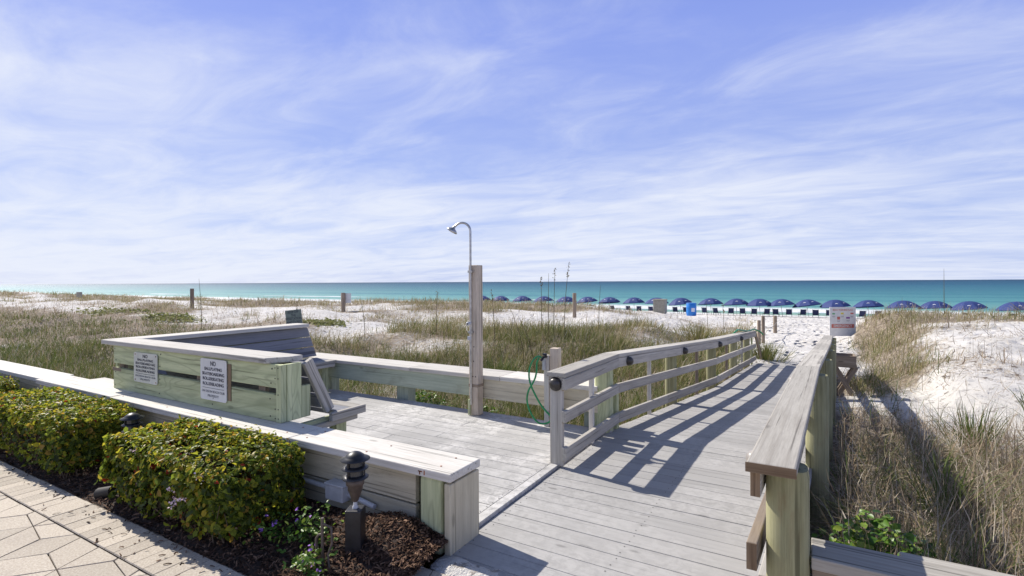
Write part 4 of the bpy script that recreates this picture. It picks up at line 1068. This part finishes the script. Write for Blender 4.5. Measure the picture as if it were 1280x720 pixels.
def blossoms():
    r = np.random.default_rng(5); P = []
    for (x, y, z) in ((-3.22, 1.585, .30), (-3.17, 1.58, .25), (-3.10, 1.585, .27), (-3.19, 1.575, .215), (-3.75, 1.62, .43), (-3.35, 1.75, .45), (-3.02, 1.83, .44), (-2.98, 1.62, .40)):
        P += [(x + a, y + b, z + c) for a, b, c in r.normal(0, .012, (14, 3))]
    P = np.array(P); leaves('blossom', P, r.normal(0, 1, P.shape) + np.array([0, -.6, .6]), np.full(len(P), .014), np.zeros(len(P)), M['petal_pink'], H1, .8, .1, r)
blossoms()

def flower_plant(x, y, label, n, spread, h, seed):
    r = np.random.default_rng(seed); t = thing('flowering_plant', label, 'plant', (x, y, 0), 'purple-flowered plants in the mulch')
    P = np.stack([x + r.normal(0, spread, n), y + r.normal(0, spread * .6, n), .03 + np.abs(r.normal(0, h * .5, n))], 1)
    P[:, 2] = np.clip(P[:, 2] * np.exp(-((P[:, 0] - x) / (spread * 2)) ** 2), .02, h) + bed_z(P[:, 0], P[:, 1])
    leaves('foliage', P, r.normal(0, .5, (n, 3)) + np.array([0, -.2, 1]), r.uniform(.018, .036, n), r.uniform(0, 1, n), M['leafy'], t, .6, .2, r)
    m = MB(); rr = random.Random(seed)
    for _ in range(22):
        i = rr.randrange(n); b = (x + rr.gauss(0, spread * .3), y + rr.gauss(0, spread * .2), 0.01); m.tube([b, tuple(P[i])], [.002, .0012], 4, cap=False)
    m.build('stems', M['leafy'], t)
    k = r.choice(n, 4, replace=False); Q = np.concatenate([P[k] + np.array([0, -.01, .02]) + r.normal(0, .006, (4, 3)) for _ in range(4)])
    leaves('blossom', Q, r.normal(0, .4, Q.shape) + np.array([0, -.5, .8]), np.full(len(Q), .017), np.zeros(len(Q)), M['petal_purple'], t, .8, .1, r)
flower_plant(-2.40, 1.90, 'taller leafy plant with purple flowers just left of the rusty stake', 190, .085, .20, 31)
flower_plant(-2.22, 1.74, 'low plant with purple flowers at the front of the mulch beside the paving', 130, .06, .10, 32)
flower_plant(-2.66, 1.86, 'low green plant with purple flowers at the foot of the largest hedge', 150, .09, .12, 33)

# ---------- grass
def blade_mesh(name, P, L, az, lean, curl, W, tint, mat, parent=None):
    n = len(P); ts = np.array([0, .38, .72, 1.0])
    h = np.stack([np.cos(az), np.sin(az), np.zeros(n)], 1); r = np.random.default_rng(n)
    a2 = az + np.pi / 2 + r.normal(0, .9, n); s = np.stack([np.cos(a2), np.sin(a2), np.zeros(n)], 1)
    V = np.zeros((n, 7, 3))
    for i, t in enumerate(ts):
        hor = L * (np.sin(lean) * t + curl * t * t); ver = L * (np.cos(lean) * t - .62 * curl * t * t * t)
        c = P + h * hor[:, None]; c[:, 2] += ver
        w = (W * (1 - .45 * t))[:, None] * s / 2
        if i < 3: V[:, 2 * i] = c - w; V[:, 2 * i + 1] = c + w
        else: V[:, 6] = c
    b = np.arange(n)[:, None] * 7
    q = np.concatenate([b + np.array([[0, 1, 3, 2]]), b + np.array([[2, 3, 5, 4]])]); t3 = b + np.array([[4, 5, 6]])
    return np_mesh(name, V.reshape(-1, 3), q, t3, mat, {'tint': np.repeat(tint, 7)}, parent)

CY, SY = math.cos(YAW), math.sin(YAW)
def sample_area(n, d0, d1, r, power=1.0):
    """random points of the land seen from the deck, thinning with distance"""
    px = r.uniform(-.80, .80, n) * 1.35; u = r.uniform(0, 1, n)
    d = d0 * (d1 / d0) ** (u ** power)
    X = CY * px * d - SY * d; Y = SY * px * d + CY * d
    return X, Y, d
def blocked(X, Y):
    """places with boards, walls or paving"""
    b = (Y < 5.28) & (X > -6.32) & (X < .06)
    b |= (Y < 2.62)
    lx = np.interp(Y, [0, 5, 8.6, 13.5, 14], [-1.83, -1.83, -1.42, -1.24, -9e9 * 0 - 1.2]); rx = np.interp(Y, [0, 5, 8.6, 13.5], [.12, .20, .40, .62])
    b |= (X > lx - .05) & (X < rx) & (Y < 13.6)
    return b

def make_grass():
    r = np.random.default_rng(42)
    Ps, Ls, AZ, LE_, CU, WI, TI = [], [], [], [], [], [], []
    def tufts(n, d0, d1, per, Lr, tint, thr, lean=.28, curl=.3, wk=1.0, reg=None, power=1.0, spread=.10, dens=1.0):
        X, Y, d = sample_area(n, d0, d1, r, power)
        v = veg(X, Y); c1 = fbm(X / .9, Y / .7, 123, 2); c2 = fbm(X / 2.6, Y / 1.8, 171, 2)
        v = v - 1.1 * np.clip(.52 - c1, 0, 1) - .7 * np.clip(.48 - c2, 0, 1)
        ok = (~blocked(X, Y)) & (r.uniform(0, 1, n) < np.clip((v - thr) / (1 - thr) * dens * 1.25, 0, 1))
        if reg is not None: ok &= reg(X, Y)
        X, Y, d = X[ok], Y[ok], d[ok]; k = len(X)
        if not k: return
        cl = .65 + .7 * fbm(X / 2.4, Y / 2.4, 88, 3)
        pn = max(2, per); X2 = np.repeat(X, pn); Y2 = np.repeat(Y, pn); d2 = np.repeat(d, pn); n2 = len(X2)
        sp = spread * (1 + d2 * .02)
        X3 = X2 + r.normal(0, 1, n2) * sp; Y3 = Y2 + r.normal(0, 1, n2) * sp
        g = ~blocked(X3, Y3)
        X2, Y2, X3, Y3, d2 = X2[g], Y2[g], X3[g], Y3[g], d2[g]; n2 = len(X2)
        Z = terrain(X3, Y3) - .02
        Ps.append(np.stack([X3, Y3, Z], 1)); L = r.uniform(*Lr, n2) * np.repeat(cl * r.uniform(.55, 1.35, k), pn)[g]; Ls.append(L)
        out = np.arctan2(Y3 - Y2, X3 - X2); AZ.append(out * .6 + r.uniform(-2, 2, n2) + .2)
        LE_.append(np.abs(r.normal(0, lean * 1.45, n2))); CU.append(np.abs(r.normal(0, curl * 1.3, n2)))
        WI.append((.0035 + .00055 * d2) * wk * r.uniform(.7, 1.3, n2))
        tn = np.repeat(r.normal(tint, .17, k) + .35 * (fbm(X / 4, Y / 4, 99, 3) - .5), pn)[g] + r.normal(0, .13, n2); TI.append(np.clip(tn, 0, 1))
    L_ = lambda X, Y: X < -.5
    Rt = lambda X, Y: X > -.5
    # green and straw grass left of the boardwalk
    tufts(4400, 4.6, 14, 13, (.16, .42), .27, .22, reg=lambda X, Y: (X < -.5) & (Y < 13))
    tufts(2600, 4.6, 13, 12, (.10, .24), .70, .10, lean=.6, curl=.5, reg=lambda X, Y: (X < -.5) & (Y < 12))
    tufts(2600, 6, 20, 12, (.20, .50), .24, .45, reg=lambda X, Y: (X < -1) & (X > -11) & (Y > 5.4) & (Y < 13))
    tufts(6000, 6, 24, 12, (.18, .40), .26, .12, reg=lambda X, Y: (X < -7) & (Y < 9.5))
    tufts(7500, 9, 26, 12, (.25, .50), .60, .30, reg=lambda X, Y: (X < -1) & (X > -14) & (Y > 9))
    tufts(9500, 12, 62, 10, (.20, .44), .72, .25, wk=1.0, reg=lambda X, Y: (X < -1) & (Y > 12))
    tufts(4200, 18, 95, 9, (.20, .50), .74, .25, wk=1.0, reg=lambda X, Y: (X < -12) & (Y > 14))
    tufts(5200, 7, 60, 6, (.08, .26), .80, -.35, lean=.6, reg=lambda X, Y: (X < -1) & (Y > 6.5) & (Y < 36) & (path_mask(X, Y) < .1), dens=.36)
    tufts(2200, 12, 95, 6, (.12, .34), .74, -.4, lean=.5, reg=lambda X, Y: (X < -14) & (Y > 9) & (Y < 38), dens=.5)
    # right of the boardwalk
    tufts(650, 2.2, 9, 10, (.14, .40), .66, .2, lean=.9, curl=.7, reg=Rt)
    tufts(2600, 2.2, 9, 9, (.20, .55), .20, .3, lean=.5, curl=.7, reg=Rt)
    tufts(3400, 8, 26, 12, (.20, .48), .58, .35, reg=Rt)
    tufts(1600, 12, 34, 9, (.22, .46), .72, .3, reg=Rt)
    tufts(2200, 5, 26, 6, (.06, .20), .78, -.3, lean=.7, reg=lambda X, Y: (X > .7) & (path_mask(X, Y) < .1), dens=.32)
    P = np.concatenate(Ps); o = blade_mesh('dune_grass', P, np.concatenate(Ls), np.concatenate(AZ), np.concatenate(LE_), np.concatenate(CU), np.concatenate(WI), np.concatenate(TI), M['grass'])
    tag(o, 'green and straw dune grass growing over the sand', 'grass', kind='stuff'); print('grass blades', len(P))
    # fallen dry stems lying on the sand
    N = 170000; X, Y, d = sample_area(N, 2.0, 40, r)
    v = veg(X, Y); nr = (X > 0) & (Y < 8.5)
    ok = (~blocked(X, Y)) & (path_mask(X, Y) < .15) & (r.uniform(0, 1, N) < np.clip(v * 1.1 - .15 + nr * .4, .07, 1)); X, Y, d = X[ok], Y[ok], d[ok]; n = len(X)
    nearR = (X > 0) & (Y < 7.5)
    P = np.stack([X, Y, terrain(X, Y) + r.uniform(-.01, .04, n) + np.where(nearR, r.uniform(0, .16, n), 0)], 1)
    o = blade_mesh('dry_stems', P, r.uniform(.08, .40, n) * np.where(nearR, 1.15, 1), r.uniform(0, 6.28, n), r.normal(1.3, .45, n), r.normal(.0, .55, n), (.0022 + .0005 * d) * r.lognormal(0, .45, n), np.clip(r.normal(.58, .28, n), 0, 1), M['litter'])
    tag(o, 'tangle of dead grey-brown stems lying over the dunes', 'dead grass', kind='stuff'); print('stems', n)
make_grass()

def tz(x, y): return float(terrain(np.array([x]), np.array([y]))[0])
def tuft(x, y, label, n, L, tint, spread, lean=.3, curl=.35, w=.006, seed=1, group='single grass clumps'):
    r = np.random.default_rng(seed); z = tz(x, y)
    t = thing('grass_clump', label, 'grass clump', (x, y, z), group)
    a = r.uniform(0, 6.28, n); rad = np.abs(r.normal(0, spread, n))
    P = np.stack([x + rad * np.cos(a), y + rad * np.sin(a), np.full(n, z - .02)], 1)
    ln = np.abs(r.normal(0, lean, n)) + rad * .8
    o = blade_mesh('blades', P, r.uniform(L * .5, L, n), a + r.normal(0, .5, n), ln, np.abs(r.normal(0, curl, n)), w * r.uniform(.7, 1.3, n), np.clip(r.normal(tint, .14, n), 0, 1), M['grass'], t)
    return t
tuft(-.98, 14.2, 'rounded yellow-green grass clump at the sandy end of the boardwalk', 420, .62, .42, .24, .30, .2, .011, 51)
tuft(1.52, 7.2, 'dark green upright grass clump right of the handrail on the bare sand edge', 130, .62, .12, .12, .3, .25, .009, 52)
tuft(2.42, 8.4, 'green grass clump standing alone on the white sand slope at right', 110, .60, .25, .10, .32, .2, .010, 53)
tuft(.62, 3.55, 'green grass clump close against the outside of the right handrail', 90, .55, .15, .10, .4, .5, .007, 54)
tuft(.86, 4.9, 'tall dark green clump in the brown tangle at lower right', 90, .72, .08, .07, .28, .35, .009, 55)
tuft(.92, 2.95, 'sparse clump of long arching pale green blades behind the right low wall', 16, .95, .30, .03, .55, .8, .010, 56)
tuft(5.5, 18.6, 'tall straw clump on the right dune crest against the sea', 420, .85, .78, .28, .28, .2, .016, 57)
tuft(-2.6, 14.4, 'dense brown-green clump on the hummock left of the sand path', 420, .72, .60, .45, .3, .2, .014, 58)
tuft(-5.1, 8.3, 'broad bright green clump on the sand behind the shower post', 260, .62, .18, .26, .3, .25, .011, 59)

def creeper():
    def leafy(x, y, z, n, sx, sy, h, lab, seed, big=1.0):
        r = np.random.default_rng(seed); rr = random.Random(seed)
        t = thing('leafy_plant', lab, 'plant', (x, y, z), 'broad-leaved plants beside the low walls')
        a = r.normal(0, 1, (n, 2)); a = a[np.abs(a).max(1) < 1.9]; n = len(a)
        P = np.stack([x + a[:, 0] * sx, y + a[:, 1] * sy, z + h * r.uniform(.25, 1, n) * np.exp(-.25 * (a ** 2).sum(1))], 1)
        leaves('foliage', P, r.normal(0, .4, (n, 3)) + np.array([-.25, 0, 1]), r.uniform(.03, .062, n) * big, r.uniform(0, 1, n), M['leafy'], t, .68, .2, r)
        m = MB()
        for _ in range(40):
            i = rr.randrange(n); m.tube([(x + rr.gauss(0, sx * .5), y + rr.gauss(0, sy * .5), z), tuple(P[i])], [.003, .002], 4, cap=False)
        m.build('stems', M['leafy'], t)
    leafy(.33, 3.45, -.28, 1100, .20, .20, .50, 'bright broad-leaved green plant just behind the right low wall', 9)
    leafy(-4.85, 5.75, -.36, 420, .28, .16, .30, 'light green weed under the far low wall left of the shower post', 10, 1.3)
    leafy(-3.75, 5.65, -.36, 300, .20, .14, .24, 'small light green weed behind the foot of the shower post', 14, 1.3)
    leafy(-7.6, 3.0, -.16, 200, .16, .12, .34, 'yellow-green weed behind the low wall at far left', 15, 1.4)
    r = np.random.default_rng(9)
    for i, (cx, cy, w, lab) in enumerate(((-27.5, 11.2, 2.6, 'largest green creeper mat on the white dune at left'), (-21.5, 10.6, 1.3, 'small green creeper mat right of the largest mat'), (-15.2, 12.4, .9, 'small pale green mat on sand beyond the bench end'))):
        n = 1300; P = np.stack([cx + r.normal(0, w * .4, n), cy + r.normal(0, .35, n), np.zeros(n)], 1); P[:, 2] = terrain(P[:, 0], P[:, 1]) + np.abs(r.normal(0, .03, n))
        t = thing('creeper_mat', lab, 'creeper', (cx, cy, tz(cx, cy)), 'green creeper mats on the dunes')
        leaves('foliage', P, r.normal(0, .5, (n, 3)) + np.array([0, 0, 1]), r.uniform(.08, .16, n), r.uniform(0, 1, n), M['creeper'], t, .7, .1, r)
creeper()

def sea_oat(x, y, h, lx, ly, label, seed, head=True):
    r = np.random.default_rng(seed); z = tz(x, y); t = thing('sea_oat', label, 'sea oat', (x, y, z), 'tall sea oat stalks')
    m = MB(); pts = [Vector((x + lx * f * f, y + ly * f * f, z + h * f)) for f in (0, .3, .6, .85, 1)]
    m.tube(pts, [.010, .009, .007, .005, .003], 5, cap=False); o = m.build('stalk', M['oat'], t)
    if head:
        n = 26; f = r.uniform(.80, 1.0, n); P = np.stack([x + lx * f * f + r.normal(0, .02, n), y + ly * f * f + r.normal(0, .02, n), z + h * f], 1)
        leaves('seed_head', P, r.normal(0, 1, (n, 3)), r.uniform(.03, .055, n), r.uniform(0, 1, n), M['oat'], t, .45, .1, r)
def place(px, d):
    k = (px - 640) / 640; return (CY * k * d - SY * d, SY * k * d + CY * d)
SO = [(677, 13.5, 1.55, -.02, .0, 'tallest left stalk of the sea oats rising before the left umbrellas', True), (685, 12.5, 1.7, .02, 0, 'straight sea oat stalk second from left among the tall group', False),
      (692, 13, 1.75, .04, 0, 'sea oat stalk with a seed head in the middle of the tall group', True), (705, 13, 1.95, .10, .1, 'tallest sea oat stalk, leaning right, at the right of the tall group', True),
      (655, 11, 1.25, -.45, .2, 'sea oat stalk leaning far left near the fourth umbrella from the left end', False), (668, 10.5, 1.2, -.5, .2, 'dark leaning sea oat stalk crossing the sand right of the shower post', False),
      (618, 13, 1.35, -.1, 0, 'bent sea oat stalk just right of the shower post', True), (748, 14, 1.4, .06, 0, 'slim sea oat stalk left of the middle umbrellas', False), (252, 16, 1.65, -.15, 0, 'single dark stalk leaning left above the bench corner', False),
      (372, 15, 1.35, -.05, 0, 'sea oat stalk rising behind the small tilted dune sign', True), (456, 15, 1.25, -.2, 0, 'sea oat stalk right of the post with a plate', False), (885, 15, 1.35, -.06, 0, 'stalk above the blue drum, leaning left', False),
      (905, 15, 1.3, -.03, 0, 'thin stalk between the drum and the sand path', True), (1180, 16, 1.5, .0, 0, 'very thin stalk above the right dune', False), (545, 15, 1.3, .05, 0, 'sea oat stalk left of the shower post', True)]
for i, (px, d, h, lx, ly, lab, hd) in enumerate(SO):
    x, y = place(px, d); sea_oat(x, y, h, lx, ly, lab, 100 + i, hd)

# ------------------------------------------------------------------ posts, signs, box
def wood_post(x, y, h, r, label, mat='brown_wood', group='wooden posts in the sand', sink=.2):
    z = tz(x, y); m = MB(); pile(m, x, y, z - sink, z + h, r, 2.4)
    tag(m.build('wooden_post', M[mat], loc=(x, y, z)), label, 'post', group)
x, y = place(718, 24); wood_post(x, y, 1.15, .085, 'brown post standing among the umbrellas left of the middle')
x, y = place(240, 26); wood_post(x, y, 1.0, .085, 'dark brown post on the dune ridge above the bench corner')
x, y = place(99, 46); wood_post(x, y, .55, .20, 'short grey stump against the bright water at far left', 'bin')
wood_post(-1.42, 18.6, .78, .055, 'left one of the pair of grey path posts past the handrail end', 'brown_wood')
wood_post(-1.34, 19.2, .92, .055, 'right, taller one of the pair of grey path posts past the handrail end', 'brown_wood')
wood_post(-1.25, 24.5, .75, .075, 'grey path post farther down the left side of the sand path', 'brown_wood')
wood_post(.86, 24.0, .80, .07, 'pale path post on the right side of the sand path beside the flag sign', 'grey_wood')
m = MB(); a = Vector((-1.28, 19.2, tz(-1.34, 19.2) + .55)); b = Vector((-1.18, 24.5, tz(-1.25, 24.5) + .5))
m.tube([a + (b - a) * f + Vector((0, 0, -.5 * f * (1 - f))) for f in np.linspace(0, 1, 12)], .012, 6)
tag(m.build('path_rope', M['rope'], loc=tuple(a)), 'sagging grey rope strung between the left path posts', 'rope')

def plate_post():
    x, y = place(429, 25); z = tz(x, y); t = thing('post_sign', 'brown post with a pale blank plate on the dune ridge left of centre', 'sign', (x, y, z))
    m = MB(); pile(m, x, y, z - .2, z + .95, .09, 3); m.build('post', M['brown_wood'], t)
    m = MB(); m.board((x + .02, y + .15, z + .45), (x + .02, y + .15, z + .92), .50, .012, (SY * -1, CY, 0)); m.build('sign_plate', M['sign'], t)
plate_post()

def dune_sign():
    d = 12.6; x, y = place(367, d); z = tz(x, y); t = thing('dune_sign', 'small tilted grey-green keep off sign behind the bench', 'sign', (x, y, z))
    top = 1.5 - (387 - 353) / 640 * d; hgt = .36
    rt = Vector((CY, SY, .10)).normalized(); up = Vector((0, 0, 1)); up = (up - rt * up.dot(rt)).normalized(); n = rt.cross(up)   # n faces the deck
    c = Vector((x, y, top - hgt / 2))
    m = MB(); m.board(c - up * hgt / 2, c + up * hgt / 2, .40, .015, tuple(n)); m.build('sign_plate', M['stone_green'], t, .003)
    for k, (s_, w) in enumerate((('KEEP OFF', .26), ('THE', .11), ('VEGETATION', .32), ('AND DUNES', .28))):
        o = text_obj(s_, .085, M['ink'], t, c + up * (.125 - .082 * k) + n * .0085, rt, up, sx=.75)
    m = MB(); m.tube([Vector((x, y, z - .2)) - n * .02, c - n * .03 + up * .1], .02, 8); m.build('stake', M['brown_wood'], t)
M['stone_green'] = plain('weathered_green_sign', (0.26, 0.30, 0.25), 0.8, var=.15)
dune_sign()

def flag_sign():
    d = 18.0; x, y = place(1053, d); z = tz(x, y); t = thing('flag_sign', 'white beach flag warning sign in the grass beside the sand path', 'sign', (x, y, z))
    rt = Vector((CY, SY, 0)); up = Vector((0, 0, 1)); n = rt.cross(up)
    top = 1.5 - (384 - 350.2) / 640 * d; bot = top - 1.02; w = .92
    c = Vector((x, y, (top + bot) / 2)); hh = (top - bot)
    m = MB(); m.board((x, y, bot), (x, y, top), w, .02, tuple(n)); m.build('sign_board', M['sign'], t, .004)
    def q(u, v, a, b, mat, name='flag_symbol'):
        mm = MB(); cc = c + rt * (u * w) + up * (v * hh) + n * .0125
        mm.board(cc - up * b * hh / 2, cc + up * b * hh / 2, a * w, .003, tuple(n)); mm.build(name, M[mat], t)
    text_obj('BEACH WARNING FLAGS', .085, M['ink_red'], t, c + up * (.40 * hh) + n * .0125, rt, up, sx=.72)
    q(-.35, .27, .10, .045, 'ink_green'); q(-.02, .28, .11, .06, 'ink_yellow'); q(.35, .28, .12, .05, 'ink_red'); q(-.16, .12, .11, .10, 'ink_red'); q(.20, .13, .14, .06, 'ink_purple')
    for (u, v) in ((-.35, .19), (-.02, .19), (.35, .19), (-.16, .03), (.20, .05)):
        q(u, v, .13, .012, 'ink_grey', 'caption'); q(u, v - .03, .10, .012, 'ink_grey', 'caption')
    q(0, -.15, .86, .13, 'ink_red', 'red_band')
    text_obj('EMERGENCY', .12, M['sign'], t, c - up * (.15 * hh) + n * .0145, rt, up, sx=.95)
    for s_ in (-.4, .4):
        m = MB(); pp = Vector((x, y, 0)) + rt * (s_ * w) - n * .05; m.box((pp.x - .04, pp.y - .04, z - .3), (pp.x + .04, pp.y + .04, top - .05)); m.build('post', M['grey_wood'], t)
flag_sign()

def crate_table():
    t = thing('wooden_box', 'low open wooden box on crossed legs beyond the right handrail', 'wooden box', (.58, 10.1, tz(.58, 10.1)))
    x0, x1, y0, y1, z0, z1 = .36, .66, 9.9, 10.25, .08, .27
    m = MB(); m.box((x0, y0, z0), (x1, y0 + .035, z1)); m.box((x0, y1 - .035, z0), (x1, y1, z1)); m.box((x0, y0 + .037, z0), (x0 + .035, y1 - .037, z1)); m.box((x1 - .035, y0 + .037, z0), (x1, y1 - .037, z1)); m.split('side_board', M['brown_wood'], t, .004)
    m = MB(); m.box((x0 + .037, y0 + .037, z0 + .02), (x1 - .037, y1 - .037, z0 + .04)); m.build('floor_board', M['grey_wood'], t)
    zb = tz(.6, 10.1) - .1
    for a, b in ((x0, x1), (x1, x0)):
        for yy in (y0 + .05, y1 - .05):
            m = MB(); m.board((a, yy + (.04 if a < b else 0), zb), (b, yy + (.04 if a < b else 0), z0), .035, .07, (0, 0, 1)); m.build('leg', M['brown_wood'], t, .003)
crate_table()

# ------------------------------------------------------------------ beach
def umbrella_proto():
    t = thing('beach_umbrella', 'navy beach umbrella', 'umbrella', (0, 0, 0), 'navy beach umbrellas in a row along the shore')
    m = MB(); m.tube([(0, 0, -.3), (0, 0, 1.62)], .02, 8); m.build('pole', M['frame'], t)
    G = 8; S_ = 1; rows = 8; Rr = 1.24; vs = []; gs = []
    for i in range(rows + 1):
        f = i / rows
        for k in range(G * S_):
            a = 2 * math.pi * k / (G * S_); w = (k % S_) / S_; sag = math.sin(math.pi * w)
            r_ = Rr * f * (1 - .055 * sag * f); zz = .56 * (1 - f ** 2.0) - .045 * sag * f * (1 - f) - .02 * (1 - sag) * f ** 3
            vs.append((r_ * math.cos(a), r_ * math.sin(a), 1.12 + zz)); gs.append((0, 0, 0))
    n = G * S_; fs = []
    for i in range(rows):
        for k in range(n): fs.append((i * n + k, i * n + (k + 1) % n, (i + 1) * n + (k + 1) % n, (i + 1) * n + k))
    vs2 = [vs[rows * n + k] for k in range(n)] + [(vs[rows * n + k][0] * .99, vs[rows * n + k][1] * .99, vs[rows * n + k][2] - .05) for k in range(n)]
    m = MB(); m.add(vs, fs, gs); m.add(vs2, [(k, (k + 1) % n, n + (k + 1) % n, n + k) for k in range(n)], [(0, 0, 0)] * (2 * n)); cn = m.build('canopy', M['canopy'], t)
    m = MB()
    def surf(a, f): return Vector((Rr * f * math.cos(a) * .94, Rr * f * math.sin(a) * .94, 1.125 + .56 * (1 - f ** 2.0) + .012))
    for g in (5, 6, 7):
        a0 = 2 * math.pi * (g + .5) / G
        arc = [(a0 - .14 + .28 * u, .70 + .07 * math.sin(math.pi * u)) for u in np.linspace(0, 1, 8)]
        low = [(a0 - .10 + .20 * u, .70 + .025 * math.sin(math.pi * u)) for u in np.linspace(0, 1, 8)]
        pts = [surf(a, 1.48 - f) for a, f in arc] + [surf(a, 1.48 - f) for a, f in low]
        m.add(pts, [(k, k + 1, 9 + k, 8 + k) for k in range(7)], [(0, 0, 0)] * 16)
    m.split('logo', M['logo'], cn)
    m = MB(); m.lathe([(.001, 1.70), (.02, 1.69), (.025, 1.64), (.01, 1.62)], (0, 0, 0), 8); m.build('finial', M['frame'], t)
    return t
def chair_proto():
    t = thing('beach_chair', 'navy beach chair', 'chair', (0, 0, 0), 'navy beach chairs under the umbrellas')
    m = MB(); m.hexa([(-.28, -.30, .33), (.28, -.30, .33), (.28, -.27, .34), (-.28, -.27, .34), (-.28, -.52, .95), (.28, -.52, .95), (.28, -.49, .96), (-.28, -.49, .96)]); m.build('backrest', M['chair'], t, .01)
    m = MB(); m.box((-.28, -.28, .30), (.28, .55, .34)); m.build('seat', M['chair'], t, .01)
    for x in (-.30, .30):
        m = MB(); m.board((x, -.60, 1.0), (x, -.20, 0), .03, .04, (0, 1, .3)); m.board((x, -.30, .32), (x, .60, .30), .03, .04); m.board((x, .5, .32), (x, .42, 0), .03, .04, (0, 1, 0))
        m.board((x, -.40, .58), (x, .35, .55), .05, .025); m.build('frame', M['chair_frame'], t)
    return t
U = umbrella_proto(); C_ = chair_proto()
ords = ['first', 'second', 'third', 'fourth', 'fifth', 'sixth', 'seventh', 'eighth', 'ninth', 'tenth', 'eleventh', 'twelfth', 'thirteenth', 'fourteenth', 'fifteenth', 'sixteenth', 'seventeenth', 'eighteenth', 'nineteenth', 'twentieth', 'twenty-first', 'twenty-second']
UPX = [1264, 1213, 1170, 1130, 1086, 1045, 1011, 978, 950, 921, 889, 852, 821, 793, 762, 735, 708, 680, 653, 626, 602]
ur = random.Random(3); firstc = True
for i, px in enumerate(UPX):
    k = (px - 640) / 640; rx, ry = CY * k - SY, SY * k + CY
    Y = 55.0 + ur.uniform(-.5, .5) - .12 * i * .3; X = Y * rx / ry
    if i == 0: X += .4
    z = tz(X, Y)
    u = U if i == 0 else copy_tree(U)
    u.location = (X, Y, z); u.rotation_euler = (R(ur.uniform(-3, 3)) - R(3), R(ur.uniform(-4, 4)) - R(5), R(ur.uniform(-14, 14)) + R(22))
    u['label'] = 'navy beach umbrella with white mark, ' + ords[i] + ' from the right end of the row'
    for s_, side in ((-.54, 'left'), (.54, 'right')):
        if px in (762, 735, 708, 680, 653, 626, 602) and side == 'left' and px != 680: continue
        c = C_ if firstc else copy_tree(C_); firstc = False
        c.location = (X + s_, Y - .15, tz(X + s_, Y)); c.rotation_euler = (0, 0, R(ur.uniform(-14, 14)))
        c.scale = (.80, .9, .78)
        c['label'] = side + ' of the dark navy chairs under the umbrella that is ' + ords[i] + ' from the right'

def barrel():
    x, y = place(864, 36.5); z = tz(x, y); t = thing('drum', 'bright blue plastic drum with a white label standing on the beach', 'drum', (x, y, z))
    k = 1.0
    m = MB(); m.lathe([(.001, 0), (.30, 0), (.33, .03), (.345, .25), (.35, .28), (.345, .31), (.345, .58), (.35, .61), (.345, .64), (.34, .86), (.31, .90), (.001, .90)], (x, y, z), 24); m.build('body', M['barrel'], t)
    m = MB(); m.lathe([(.33, .885), (.35, .90), (.35, .93), (.31, .94), (.001, .94)], (x, y, z), 24); m.build('rim', M['barrel'], t)
    n = Vector((SY, -CY, 0)); rt = Vector((CY, SY, 0)); c = Vector((x, y, z + .46)) + n * .352
    m = MB(); m.board(c - Vector((0, 0, .13)), c + Vector((0, 0, .13)), .24, .006, tuple(n)); m.build('paper_label', M['logo'], t)
    x, y = place(825, 36); z = tz(x, y); t = thing('bin', 'square tan bin on the beach left of the blue drum', 'bin', (x, y, z))
    m = MB(); m.box((x - .40, y - .35, z), (x + .40, y + .35, z + .92)); m.build('body', M['bin'], t, .02)
    m = MB(); m.box((x - .43, y - .38, z + .922), (x + .43, y + .38, z + .98)); m.build('lid', M['bin'], t, .015)
barrel()

bpy.context.view_layer.update()
